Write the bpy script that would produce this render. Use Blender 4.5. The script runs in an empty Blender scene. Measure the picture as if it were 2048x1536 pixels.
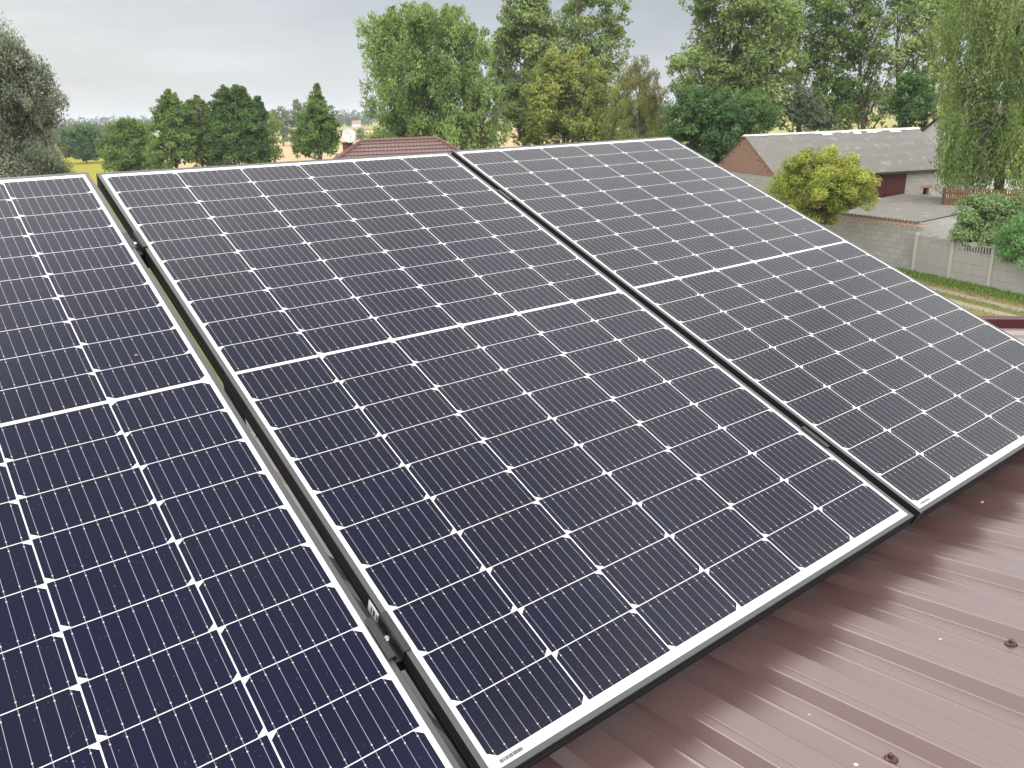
import bpy, math, random
import numpy as np
from mathutils import Matrix, Vector
rad = math.radians
random.seed(7)
RNG = np.random.default_rng(11)
S = bpy.context.scene
COL = S.collection
EYE = np.array([0.0, 0.0, 8.0])           # eye above the ground, metres
# ------------------------------------------------------------------ camera
CAMW = np.array([[0.78875462, -0.22342383, 0.57266740],
                 [-0.61379542, -0.23550807, 0.75351916],
                 [-0.03348634, -0.94584234, -0.32289460]])   # columns: right, down, forward
FPX = 1588.16                              # focal length in pixels of the 2048 wide photograph
cd = bpy.data.cameras.new("camera"); cam = bpy.data.objects.new("camera", cd); COL.objects.link(cam)
R3 = Matrix([[CAMW[i, 0], -CAMW[i, 1], -CAMW[i, 2]] for i in range(3)])
cam.matrix_world = Matrix.Translation(Vector(EYE)) @ R3.to_4x4()
cd.sensor_width = 36.0; cd.lens = FPX / 2048 * 36.0
cd.clip_start = 0.02; cd.clip_end = 12000
S.camera = cam
# ------------------------------------------------------------------ world, sun, exposure
SUN_AZ, SUN_EL = 99.0, 46.0               # degrees from +X towards +Y; the sun stands behind cloud to the left
sun_dir = Vector((math.cos(rad(SUN_EL)) * math.cos(rad(SUN_AZ)), math.cos(rad(SUN_EL)) * math.sin(rad(SUN_AZ)), math.sin(rad(SUN_EL))))
sl = bpy.data.lights.new("sun", 'SUN'); so = bpy.data.objects.new("sun", sl); COL.objects.link(so)
sl.energy = 0.9; sl.angle = rad(20); sl.color = (1.0, 0.96, 0.90)
so.rotation_euler = sun_dir.to_track_quat('Z', 'Y').to_euler()
S.view_settings.view_transform = 'Standard'; S.view_settings.look = 'None'
S.view_settings.exposure = 0.0; S.view_settings.gamma = 1.0; S.view_settings.use_curve_mapping = False


class NT:
    """small helper to write node graphs as expressions"""
    def __init__(s, tree): s.t = tree; s.n = tree.nodes; s.l = tree.links
    def node(s, kind, **kw):
        nd = s.n.new(kind)
        for k, v in kw.items(): setattr(nd, k, v)
        return nd
    def put(s, sock, v):
        if isinstance(v, bpy.types.NodeSocket): s.l.new(v, sock)
        elif v is not None: sock.default_value = v
    def m(s, op, a, b=None, c=None, clamp=False):
        nd = s.n.new('ShaderNodeMath'); nd.operation = op; nd.use_clamp = clamp
        for i, v in enumerate((a, b, c)):
            if v is not None: s.put(nd.inputs[i], v)
        return nd.outputs[0]
    def add(s, a, b): return s.m('ADD', a, b)
    def sub(s, a, b): return s.m('SUBTRACT', a, b)
    def mul(s, a, b): return s.m('MULTIPLY', a, b)
    def lt(s, a, b): return s.m('LESS_THAN', a, b)
    def gt(s, a, b): return s.m('GREATER_THAN', a, b)
    def mix(s, f, a, b, blend='MIX'):
        nd = s.n.new('ShaderNodeMix'); nd.data_type = 'RGBA'; nd.blend_type = blend
        s.put(nd.inputs[0], f)
        for i, v in ((6, a), (7, b)):
            if isinstance(v, (tuple, list)): v = tuple(v)[:3] + (1.0,)
            s.put(nd.inputs[i], v)
        return nd.outputs[2]
    def noise(s, vec, scale, detail=4, rough=0.55, out=0):
        nd = s.n.new('ShaderNodeTexNoise'); nd.inputs['Scale'].default_value = scale
        nd.inputs['Detail'].default_value = detail; nd.inputs['Roughness'].default_value = rough
        if vec is not None: s.l.new(vec, nd.inputs['Vector'])
        return nd.outputs[out]
    def ramp(s, f, stops):
        nd = s.n.new('ShaderNodeValToRGB'); e = nd.color_ramp.elements
        while len(e) < len(stops): e.new(0.5)
        for i, (p, c) in enumerate(stops):
            e[i].position = p; e[i].color = (tuple(c) if not isinstance(c, (int, float)) else (c, c, c)) + ((1.0,) if not isinstance(c, tuple) or len(c) == 3 else ())
        s.put(nd.inputs[0], f); return nd.outputs[0]
    def scalev(s, vec, v):
        nd = s.n.new('ShaderNodeVectorMath'); nd.operation = 'MULTIPLY'
        s.l.new(vec, nd.inputs[0]); nd.inputs[1].default_value = v; return nd.outputs[0]
    def sep(s, vec):
        nd = s.n.new('ShaderNodeSeparateXYZ'); s.l.new(vec, nd.inputs[0]); return nd.outputs
    def coord(s, which='Object'): return s.n.new('ShaderNodeTexCoord').outputs[which]
    def bump(s, h, strength=0.3, dist=0.01):
        nd = s.n.new('ShaderNodeBump'); nd.inputs['Strength'].default_value = strength
        nd.inputs['Distance'].default_value = dist; s.l.new(h, nd.inputs['Height']); return nd.outputs[0]


world = bpy.data.worlds.new("World"); S.world = world; world.use_nodes = True
world.node_tree.nodes.clear()
w = NT(world.node_tree)
sky = w.node('ShaderNodeTexSky', sky_type='NISHITA', sun_disc=False, sun_elevation=rad(SUN_EL), sun_rotation=rad(90 - SUN_AZ))
gen = w.coord('Generated'); gx, gy, gz_ = w.sep(gen)
# a closed cloud deck: grey-blue to the right, thin and bright around the hidden sun, soft streaks
dot = w.node('ShaderNodeVectorMath', operation='DOT_PRODUCT'); w.l.new(gen, dot.inputs[0]); dot.inputs[1].default_value = sun_dir
glow = w.m('POWER', w.m('MAXIMUM', dot.outputs['Value'], 0.0), 7.0)
left = w.node('ShaderNodeVectorMath', operation='DOT_PRODUCT'); w.l.new(gen, left.inputs[0])
left.inputs[1].default_value = (math.cos(rad(98)), math.sin(rad(98)), 0.03)
lf = w.m('POWER', w.m('MAXIMUM', left.outputs['Value'], 0.0), 6.0)
cl1 = w.noise(w.scalev(gen, (1.0, 1.0, 4.2)), 2.1, 6, 0.55)
cl2 = w.noise(w.scalev(gen, (1.0, 1.0, 6.0)), 5.5, 5, 0.6)
streak = w.add(w.mul(w.sub(cl1, 0.5), 1.25), w.mul(w.sub(cl2, 0.5), 0.45))
el = w.m('MAXIMUM', gz_, 0.0)
lift = w.ramp(el, [(0.0, 0.58), (0.09, 0.555), (0.16, 0.49), (0.30, 1.45), (0.46, 2.35), (0.80, 2.40), (0.90, 1.10), (1.0, 0.80)])
val = w.mul(w.m('MULTIPLY_ADD', streak, 0.75, 1.0), lift)
tint = w.mix(lf, (0.90, 0.96, 1.055), (1.0, 1.0, 0.97))
cl3 = w.noise(gen, 3.4, 4, 0.5)
val = w.mul(val, w.m('MULTIPLY_ADD', w.mul(w.sub(cl3, 0.5), w.ramp(el, [(0.18, 0.0), (0.36, 1.0)])), 1.5, 1.0))
# added dark patch in the unseen sky, dims the reflection on rib faces
dk = w.node('ShaderNodeVectorMath', operation='DOT_PRODUCT'); w.l.new(gen, dk.inputs[0])
dk.inputs[1].default_value = (math.cos(rad(41)) * math.cos(rad(146)), math.cos(rad(41)) * math.sin(rad(146)), math.sin(rad(41)))
val = w.mul(val, w.ramp(dk.outputs['Value'], [(0.80, 1.0), (0.95, 0.45)]))
# added brightness in the unseen sky behind the viewer, lighting fence and trees
bk = w.node('ShaderNodeVectorMath', operation='DOT_PRODUCT'); w.l.new(gen, bk.inputs[0]); bk.inputs[1].default_value = (math.cos(rad(236)), math.sin(rad(236)), 0.12)
val = w.mul(val, w.m('MULTIPLY_ADD', w.ramp(bk.outputs['Value'], [(0.05, 0.0), (0.75, 1.0)]), 1.6, 1.0))
lit = w.add(val, w.add(w.mul(glow, 0.45), w.mul(lf, 0.13)))
tint = w.mix(w.ramp(el, [(0.16, 0.0), (0.40, 1.0)]), tint, (1.03, 1.0, 0.955))
vcol = w.node('ShaderNodeVectorMath', operation='SCALE'); w.l.new(tint, vcol.inputs[0]); w.l.new(lit, vcol.inputs[3])
skyd = w.node('ShaderNodeVectorMath', operation='SCALE'); w.l.new(sky.outputs[0], skyd.inputs[0]); skyd.inputs[3].default_value = 0.014
tot = w.node('ShaderNodeVectorMath', operation='ADD')
vc2 = w.node('ShaderNodeVectorMath', operation='SCALE'); w.l.new(vcol.outputs[0], vc2.inputs[0]); vc2.inputs[3].default_value = 0.92
w.l.new(vc2.outputs[0], tot.inputs[0]); w.l.new(skyd.outputs[0], tot.inputs[1])
bg = w.node('ShaderNodeBackground'); w.l.new(tot.outputs[0], bg.inputs[0]); bg.inputs[1].default_value = 1.0
wo = w.node('ShaderNodeOutputWorld'); w.l.new(bg.outputs[0], wo.inputs[0])
S.cycles.max_bounces = 8; S.cycles.transparent_max_bounces = 8; S.cycles.volume_bounces = 0


# ------------------------------------------------------------------ measuring helpers (photo pixels -> metres)
def ray(x, y): return CAMW @ np.array([(x - 1024) / FPX, (y - 768) / FPX, 1.0])
def at_range(x, y, d):
    r = ray(x, y); return EYE + r * (d / math.hypot(r[0], r[1]))
def at_height(x, y, z):
    r = ray(x, y); return EYE + r * ((z - EYE[2]) / r[2])


# ------------------------------------------------------------------ mesh helpers
def link_mesh(name, verts, faces, mat, parent=None, cols=None, smooth=False, mats=None, midx=None):
    me = bpy.data.meshes.new(name)
    if isinstance(verts, np.ndarray) and isinstance(faces, np.ndarray):
        n, k = faces.shape
        me.vertices.add(len(verts)); me.vertices.foreach_set('co', verts.astype(np.float32).ravel())
        me.loops.add(n * k); me.loops.foreach_set('vertex_index', faces.astype(np.int32).ravel())
        me.polygons.add(n); me.polygons.foreach_set('loop_start', np.arange(0, n * k, k, dtype=np.int32))
        me.update(calc_edges=True)
    else:
        me.from_pydata([tuple(map(float, v)) for v in verts], [], [tuple(map(int, f_)) for f_ in faces]); me.update()
    if cols is not None:
        ca = me.color_attributes.new('Col', 'FLOAT_COLOR', 'POINT')
        c4 = np.ones((len(cols), 4), np.float32); c4[:, :3] = cols
        ca.data.foreach_set('color', c4.ravel())
    for m_ in (mats or ([mat] if mat else [])): me.materials.append(m_)
    if midx is not None: me.polygons.foreach_set('material_index', np.array(midx, np.int32))
    if smooth: me.polygons.foreach_set('use_smooth', np.ones(len(me.polygons), bool))
    me.validate()
    o = bpy.data.objects.new(name, me); COL.objects.link(o)
    if parent is not None: o.parent = parent
    return o


class MB:
    """collects simple solids into one mesh"""
    def __init__(s): s.v = []; s.f = []; s.mi = []
    def poly(s, pts, mi=0):
        b = len(s.v); s.v += [tuple(p) for p in pts]; s.f.append(tuple(range(b, b + len(pts)))); s.mi.append(mi)
    def hexa(s, p, mi=0):      # 8 corners: bottom 4 ccw, top 4 ccw
        b = len(s.v); s.v += [tuple(q) for q in p]
        for q in ((3, 2, 1, 0), (4, 5, 6, 7), (0, 1, 5, 4), (1, 2, 6, 5), (2, 3, 7, 6), (3, 0, 4, 7)):
            s.f.append(tuple(b + i for i in q)); s.mi.append(mi)
    def box(s, x0, x1, y0, y1, z0, z1, mi=0):
        s.hexa([(x0, y0, z0), (x1, y0, z0), (x1, y1, z0), (x0, y1, z0), (x0, y0, z1), (x1, y0, z1), (x1, y1, z1), (x0, y1, z1)], mi)
    def bbox(s, x0, x1, y0, y1, z0, z1, c=0.003, mi=0):   # box with its top edges chamfered
        s.hexa([(x0, y0, z0), (x1, y0, z0), (x1, y1, z0), (x0, y1, z0), (x0, y0, z1 - c), (x1, y0, z1 - c), (x1, y1, z1 - c), (x0, y1, z1 - c)], mi)
        s.f.pop(-5); s.mi.pop(-5)
        b = len(s.v) - 4
        t = len(s.v); s.v += [(x0 + c, y0 + c, z1), (x1 - c, y0 + c, z1), (x1 - c, y1 - c, z1), (x0 + c, y1 - c, z1)]
        s.f.append((t, t + 1, t + 2, t + 3)); s.mi.append(mi)
        for i in range(4):
            j = (i + 1) % 4; s.f.append((b + i, b + j, t + j, t + i)); s.mi.append(mi)
    def tube(s, path, radii, sides=8, mi=0, cap=True):
        P = [np.array(p, float) for p in path]; rings = []
        for i, p in enumerate(P):
            d = P[min(i + 1, len(P) - 1)] - P[max(i - 1, 0)]; d = d / (np.linalg.norm(d) + 1e-9)
            a = np.cross(d, (0, 0, 1.0));
            if np.linalg.norm(a) < 0.1: a = np.cross(d, (1.0, 0, 0))
            a /= np.linalg.norm(a); b = np.cross(d, a); base = len(s.v)
            r = radii[i] if hasattr(radii, '__len__') else radii
            for k in range(sides):
                t = 2 * math.pi * k / sides; s.v.append(tuple(p + r * (math.cos(t) * a + math.sin(t) * b)))
            rings.append(base)
        for i in range(len(rings) - 1):
            for k in range(sides):
                k2 = (k + 1) % sides
                s.f.append((rings[i] + k, rings[i] + k2, rings[i + 1] + k2, rings[i + 1] + k)); s.mi.append(mi)
        if cap:
            s.f.append(tuple(rings[0] + k for k in range(sides))); s.mi.append(mi)
            s.f.append(tuple(rings[-1] + k for k in reversed(range(sides)))); s.mi.append(mi)
    def lathe(s, prof, c=(0, 0, 0), sides=20, mi=0):      # profile of (r, z)
        base = len(s.v)
        for r, z in prof:
            for k in range(sides):
                t = 2 * math.pi * k / sides; s.v.append((c[0] + r * math.cos(t), c[1] + r * math.sin(t), c[2] + z))
        for i in range(len(prof) - 1):
            for k in range(sides):
                k2 = (k + 1) % sides
                s.f.append((base + i * sides + k, base + i * sides + k2, base + (i + 1) * sides + k2, base + (i + 1) * sides + k)); s.mi.append(mi)
        s.f.append(tuple(base + (len(prof) - 1) * sides + k for k in range(sides))); s.mi.append(mi)
    def build(s, name, mats, parent=None, smooth=False):
        mats = mats if isinstance(mats, list) else [mats]
        o = link_mesh(name, s.v, s.f, None, parent, mats=mats, smooth=False)
        o.data.polygons.foreach_set('material_index', np.array(s.mi, np.int32))
        if smooth: o.data.polygons.foreach_set('use_smooth', np.ones(len(o.data.polygons), bool))
        return o


def tag(o, label=None, cat=None, group=None, kind=None):
    for k, v in (('label', label), ('category', cat), ('group', group), ('kind', kind)):
        if v: o[k] = v
    return o
def empty(name, loc=(0, 0, 0), rz=0.0):
    o = bpy.data.objects.new(name, None); COL.objects.link(o); o.location = loc; o.rotation_euler = (0, 0, rz)
    o.empty_display_size = 0.2; return o


# ------------------------------------------------------------------ materials
def material(name):
    m_ = bpy.data.materials.new(name); m_.use_nodes = True
    nt = NT(m_.node_tree); b = m_.node_tree.nodes['Principled BSDF']; return m_, nt, b
def plain(name, col, rough=0.6, metal=0.0, var=0.12, scale=6.0, bump=0.0, bscale=60.0, spec=0.5):
    m_, t, b = material(name)
    n1 = t.noise(t.coord(), scale, 5, 0.6)
    c = t.mix(n1, tuple(x * (1 - var) for x in col), tuple(min(1, x * (1 + var)) for x in col))
    t.l.new(c, b.inputs['Base Color']); b.inputs['Roughness'].default_value = rough; b.inputs['Metallic'].default_value = metal
    b.inputs['Specular IOR Level'].default_value = spec
    if bump: t.l.new(t.bump(t.noise(t.coord(), bscale, 3, 0.6), bump, 0.01), b.inputs['Normal'])
    return m_


def mat_cells():
    m_, t, b = material('glass_over_silicon_cells')
    co = t.coord(); x, y, z = t.sep(co)
    pc, pr, g, hw = 0.168, 0.0840, 0.0033, 0.0830
    hh = (pr - 0.0013) / 2
    u = t.m('DIVIDE', t.add(x, 3 * pc), pc); ci = t.m('FLOOR', u); fx = t.mul(t.sub(t.sub(u, ci), 0.5), pc)
    ay = t.sub(t.m('ABSOLUTE', y), g); v = t.m('DIVIDE', ay, pr); ri = t.m('FLOOR', v); fy = t.mul(t.sub(t.sub(v, ri), 0.5), pr)
    inside = t.mul(t.lt(t.m('ABSOLUTE', fx), hw), t.lt(t.m('ABSOLUTE', fy), hh))
    inside = t.mul(inside, t.mul(t.lt(t.m('ABSOLUTE', x), 3 * pc), t.mul(t.gt(ay, 0.0), t.lt(ay, 10 * pr))))
    odd = t.m('MODULO', t.add(ci, 6.0), 2.0); sg = t.m('MULTIPLY_ADD', odd, -2.0, 1.0)
    inside = t.mul(inside, t.gt(t.add(t.m('DIVIDE', t.sub(hw, t.m('ABSOLUTE', fx)), 0.0115), t.m('DIVIDE', t.sub(hh, t.mul(sg, fy)), 0.0092)), 1.0))
    # nine bus wires with solder pads
    pb = 2 * hw / 9
    bu = t.m('DIVIDE', t.add(fx, hw), pb); bx = t.mul(t.sub(t.m('FRACT', bu), 0.5), pb)
    wire = t.mul(t.lt(t.m('ABSOLUTE', bx), 0.00030), t.lt(t.m('ABSOLUTE', fy), hh - 0.0005))
    def dots(period, r, off):
        w_ = t.mul(t.sub(t.m('FRACT', t.m('DIVIDE', t.add(fy, off), period)), 0.5), period)
        return t.lt(t.add(t.mul(bx, bx), t.mul(w_, w_)), r * r)
    e = t.sub(t.m('ABSOLUTE', fy), hh - 0.0085)
    pad = t.lt(t.add(t.mul(bx, bx), t.mul(e, e)), 0.00110 ** 2)
    silver = t.m('MAXIMUM', t.mul(wire, 0.66), t.mul(pad, 0.95))
    # silicon: each cell its own shade of blue-black
    cid = t.node('ShaderNodeCombineXYZ'); t.l.new(ci, cid.inputs[0]); t.l.new(t.mul(ri, t.m('SIGN', y)), cid.inputs[1])
    oi = t.node('ShaderNodeObjectInfo'); t.l.new(oi.outputs['Random'], cid.inputs[2])
    wn = t.node('ShaderNodeTexWhiteNoise'); t.l.new(cid.outputs[0], wn.inputs[0])
    grain = t.noise(co, 1400, 2, 0.7); cloud = t.noise(co, 4.0, 3, 0.5)
    si = t.mix(wn.outputs['Value'], (0.0032, 0.0046, 0.0185), (0.0044, 0.0044, 0.0115))
    si = t.mix(t.mul(t.m('ABSOLUTE', t.m('DIVIDE', fx, hw)), 0.35), si, (0.0040, 0.0072, 0.0250))
    si = t.mix(cloud, si, t.mix(0.5, si, (0.0075, 0.0062, 0.0085)))
    si = t.mix(t.mul(t.m('GREATER_THAN', grain, 0.66), 0.35), si, (0.07, 0.07, 0.10))
    hue = t.sep(oi.outputs['Color'])[0]
    si = t.mix(hue, t.mix(0.40, si, (0.0062, 0.0058, 0.0095)), t.mix(0.5, si, (0.0036, 0.0066, 0.0330)))
    ribbon = t.mix(silver, si, (0.42, 0.42, 0.44))
    sheet = t.mix(t.noise(co, 30, 3, 0.5), (0.56, 0.575, 0.57), (0.60, 0.61, 0.605))
    colr = t.mix(inside, sheet, ribbon)
    # dust and dried drops on the glass
    vo = t.node('ShaderNodeTexVoronoi'); vo.inputs['Scale'].default_value = 330; t.l.new(co, vo.inputs['Vector'])
    vr, vg, vb = t.sep(vo.outputs['Color'])
    speck = t.mul(t.lt(vo.outputs['Distance'], t.mul(vg, 0.26)), t.gt(vr, 0.88))
    vo2 = t.node('ShaderNodeTexVoronoi'); vo2.inputs['Scale'].default_value = 7; t.l.new(co, vo2.inputs['Vector'])
    v2r, v2g, v2b = t.sep(vo2.outputs['Color'])
    drop = t.mul(t.lt(t.add(vo2.outputs['Distance'], t.mul(t.noise(co, 160, 2), 0.02)), t.m('MULTIPLY_ADD', v2g, 0.025, 0.018)), t.gt(v2r, 0.86))
    film = t.mul(t.noise(co, 2.3, 5, 0.6), 0.007)
    edge = t.mul(t.m('SMOOTH_MIN', 1.0, t.m('POWER', 2.718, t.mul(t.add(y, 0.86), -26.0)), 0.1), 0.02)
    colr = t.mix(t.m('MAXIMUM', t.mul(speck, 0.16), t.m('MAXIMUM', t.mul(drop, 0.30), t.add(film, edge))), colr, (0.42, 0.41, 0.40))
    t.l.new(colr, b.inputs['Base Color'])
    b.inputs['Roughness'].default_value = 0.55; b.inputs['Specular IOR Level'].default_value = 0.0
    b.inputs['Coat Weight'].default_value = 1.0; b.inputs['Coat IOR'].default_value = 1.25
    rg = t.m('MULTIPLY_ADD', t.noise(co, 2.3, 5, 0.6), 0.10, 0.08)
    t.l.new(rg, b.inputs['Coat Roughness'])
    return m_


def mat_roof():
    m_, t, b = material('maroon_coated_steel_sheet')
    co = t.coord()
    n1 = t.noise(co, 1.3, 5, 0.6); n2 = t.noise(t.scalev(co, (9, 0.7, 9)), 1.0, 5, 0.65)
    c = t.mix(n1, (0.072, 0.032, 0.033), (0.092, 0.044, 0.044))
    c = t.mix(t.mul(n2, 0.30), c, (0.15, 0.100, 0.095))            # rain-washed dust running down the sheet
    vo = t.node('ShaderNodeTexVoronoi'); vo.inputs['Scale'].default_value = 42; t.l.new(co, vo.inputs['Vector'])
    vr, vg, vb = t.sep(vo.outputs['Color'])
    spot = t.mul(t.lt(vo.outputs['Distance'], t.mul(vg, 0.13)), t.gt(vr, 0.90))
    c = t.mix(t.mul(spot, 0.75), c, (0.62, 0.58, 0.56))
    vo2 = t.node('ShaderNodeTexVoronoi'); vo2.inputs['Scale'].default_value = 90; t.l.new(co, vo2.inputs['Vector'])
    r2, g2, b2 = t.sep(vo2.outputs['Color'])
    c = t.mix(t.mul(t.mul(t.lt(vo2.outputs['Distance'], 0.10), t.gt(r2, 0.95)), 0.6), c, (0.03, 0.018, 0.016))
    t.l.new(c, b.inputs['Base Color'])
    b.inputs['Roughness'].default_value = 0.42; b.inputs['Specular IOR Level'].default_value = 0.5
    b.inputs['Coat Weight'].default_value = 1.0; b.inputs['Coat IOR'].default_value = 1.75
    t.l.new(t.m('MULTIPLY_ADD', n1, 0.10, 0.31), b.inputs['Coat Roughness'])
    bm_ = t.bump(t.noise(co, 7, 2, 0.5), 0.05, 0.006)
    t.l.new(bm_, b.inputs['Normal']); t.l.new(bm_, b.inputs['Coat Normal'])
    return m_


def mat_blocks(name, c1, c2, mortar, bw, bh, axis_x='x', dirt=(0.17, 0.16, 0.145), joint=0.012):
    m_, t, b = material(name)
    co = t.coord(); x, y, z = t.sep(co)
    cb = t.node('ShaderNodeCombineXYZ'); t.l.new(x if axis_x == 'x' else y, cb.inputs[0]); t.l.new(z, cb.inputs[1])
    br = t.node('ShaderNodeTexBrick'); t.l.new(cb.outputs[0], br.inputs['Vector'])
    br.inputs['Scale'].default_value = 1.0; br.inputs['Brick Width'].default_value = bw; br.inputs['Row Height'].default_value = bh
    br.inputs['Mortar Size'].default_value = joint; br.inputs['Mortar Smooth'].default_value = 0.4; br.inputs['Bias'].default_value = 0.0
    br.inputs['Color1'].default_value = c1 + (1,); br.inputs['Color2'].default_value = c2 + (1,); br.inputs['Mortar'].default_value = mortar + (1,)
    n1 = t.noise(co, 1.1, 6, 0.65); n2 = t.noise(co, 14, 4, 0.6)
    c = t.mix(t.ramp(n1, [(0.42, 0.0), (0.72, 0.75)]), br.outputs['Color'], dirt)
    c = t.mix(t.mul(t.sub(n2, 0.5), 0.8), c, (0.5, 0.48, 0.45))
    t.l.new(c, b.inputs['Base Color']); b.inputs['Roughness'].default_value = 0.9; b.inputs['Specular IOR Level'].default_value = 0.15
    hgt = t.sub(n2, t.mul(br.outputs['Fac'], 1.4))
    t.l.new(t.bump(hgt, 0.5, 0.012), b.inputs['Normal'])
    return m_


def mat_asbestos(name, base, light):
    m_, t, b = material(name)
    co = t.coord()
    n1 = t.noise(t.scalev(co, (0.35, 1.2, 1.2)), 1.3, 6, 0.65); n2 = t.noise(co, 9, 5, 0.7); n3 = t.noise(co, 1.7, 3, 0.5)
    c = t.mix(n1, base, tuple(v * 0.62 for v in base))
    c = t.mix(t.ramp(n3, [(0.58, 0.0), (0.74, 0.55)]), c, light)
    c = t.mix(t.mul(t.gt(n2, 0.66), 0.6), c, (0.36, 0.355, 0.34))
    c = t.mix(t.mul(t.gt(t.noise(co, 5.0, 5, 0.7), 0.63), 0.5), c, (0.12, 0.13, 0.075))
    t.l.new(c, b.inputs['Base Color']); b.inputs['Roughness'].default_value = 0.92; b.inputs['Specular IOR Level'].default_value = 0.15
    t.l.new(t.bump(n2, 0.4, 0.02), b.inputs['Normal'])
    return m_


def mat_leaf(name, trans=0.35):
    m_, t, b = material(name)
    at = t.node('ShaderNodeAttribute', attribute_name='Col')
    t.l.new(at.outputs['Color'], b.inputs['Base Color']); b.inputs['Roughness'].default_value = 0.6; b.inputs['Specular IOR Level'].default_value = 0.12
    tr = t.node('ShaderNodeBsdfTranslucent')
    tc = t.mix(0.5, at.outputs['Color'], (0.20, 0.26, 0.04)); t.l.new(tc, tr.inputs['Color'])
    mx = t.node('ShaderNodeMixShader'); mx.inputs[0].default_value = trans
    t.l.new(b.outputs[0], mx.inputs[1]); t.l.new(tr.outputs[0], mx.inputs[2])
    t.l.new(mx.outputs[0], m_.node_tree.nodes['Material Output'].inputs[0])
    return m_


def mat_ground():
    m_, t, b = material('meadow_ground')
    co = t.coord()
    big = t.noise(co, 0.012, 4, 0.55); mid = t.noise(co, 0.22, 6, 0.65); fine = t.noise(co, 7, 4, 0.7)
    c = t.mix(t.ramp(mid, [(0.38, 0.0), (0.62, 1.0)]), (0.085, 0.105, 0.030), (0.185, 0.160, 0.062))
    c = t.mix(t.ramp(big, [(0.42, 0.0), (0.58, 0.7)]), c, (0.20, 0.19, 0.075))
    c = t.mix(t.mul(fine, 0.5), c, (0.055, 0.075, 0.02))
    t.l.new(c, b.inputs['Base Color']); b.inputs['Roughness'].default_value = 0.95; b.inputs['Specular IOR Level'].default_value = 0.1
    t.l.new(t.bump(fine, 0.6, 0.05), b.inputs['Normal'])
    return m_


def mat_field(name, c1, c2, stripe=0.0):
    m_, t, b = material(name)
    co = t.coord()
    n = t.noise(co, 0.05, 6, 0.6); n2 = t.noise(t.scalev(co, (0.05, 1.2, 1)), 0.35, 4, 0.6)
    c = t.mix(n, c1, c2); c = t.mix(t.mul(n2, stripe), c, tuple(v * 0.6 for v in c1))
    t.l.new(c, b.inputs['Base Color']); b.inputs['Roughness'].default_value = 1.0; b.inputs['Specular IOR Level'].default_value = 0.0
    return m_


def mat_track():
    """dry grass, two worn wheel ruts and a green middle strip; local X runs away from the wall"""
    m_, t, b = material('dirt_track_surface')
    co = t.coord(); x, y, z = t.sep(co)
    wob = t.mul(t.sub(t.noise(co, 0.5, 5, 0.65), 0.5), 0.75); wob2 = t.mul(t.sub(t.noise(co, 5, 4, 0.7), 0.5), 0.35)
    q = t.add(x, t.add(wob, wob2))
    k = 1 / 8.0
    fac = t.mul(q, k)
    c = t.ramp(fac, [(0.0, (0.075, 0.115, 0.03)), (0.07, (0.13, 0.14, 0.045)), (0.12, (0.23, 0.19, 0.085)), (0.19, (0.22, 0.19, 0.09)),
                     (0.212, (0.30, 0.275, 0.24)), (0.248, (0.29, 0.265, 0.23)), (0.262, (0.13, 0.145, 0.05)), (0.325, (0.15, 0.16, 0.055)),
                     (0.345, (0.33, 0.285, 0.225)), (0.405, (0.31, 0.27, 0.21)), (0.43, (0.23, 0.185, 0.08)), (0.55, (0.20, 0.17, 0.06)), (1.0, (0.12, 0.13, 0.045))])
    f2 = t.noise(co, 18, 4, 0.7)
    c = t.mix(t.mul(f2, 0.55), c, (0.10, 0.105, 0.045))
    t.l.new(c, b.inputs['Base Color']); b.inputs['Roughness'].default_value = 0.95; b.inputs['Specular IOR Level'].default_value = 0.1
    t.l.new(t.bump(f2, 0.7, 0.04), b.inputs['Normal'])
    return m_


def mat_concrete(name, base, streak=0.5):
    m_, t, b = material(name)
    co = t.coord()
    n1 = t.noise(t.scalev(co, (3.0, 3.0, 0.5)), 1.5, 6, 0.65); n2 = t.noise(co, 25, 4, 0.7)
    c = t.mix(t.mul(n1, streak), base, tuple(v * 0.45 for v in base)); c = t.mix(t.mul(n2, 0.3), c, tuple(min(1, v * 1.35) for v in base))
    t.l.new(c, b.inputs['Base Color']); b.inputs['Roughness'].default_value = 0.9; b.inputs['Specular IOR Level'].default_value = 0.15
    t.l.new(t.bump(n2, 0.35, 0.01), b.inputs['Normal'])
    return m_


def mat_planks(name, c1, c2, wdt=0.14, axis='x'):
    m_, t, b = material(name)
    co = t.coord(); x, y, z = t.sep(co); a = x if axis == 'x' else y
    u = t.m('DIVIDE', a, wdt); fi = t.m('FLOOR', u); fr = t.m('FRACT', u)
    wn = t.node('ShaderNodeTexWhiteNoise', noise_dimensions='1D'); t.l.new(fi, wn.inputs['W'])
    n = t.noise(t.scalev(co, (12, 12, 1.0)), 1.5, 5, 0.65)
    c = t.mix(wn.outputs['Value'], c1, c2); c = t.mix(t.mul(n, 0.6), c, tuple(v * 0.5 for v in c1))
    c = t.mix(t.mul(t.lt(fr, 0.06), 0.8), c, (0.02, 0.012, 0.01))
    t.l.new(c, b.inputs['Base Color']); b.inputs['Roughness'].default_value = 0.8; b.inputs['Specular IOR Level'].default_value = 0.2
    return m_


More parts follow.
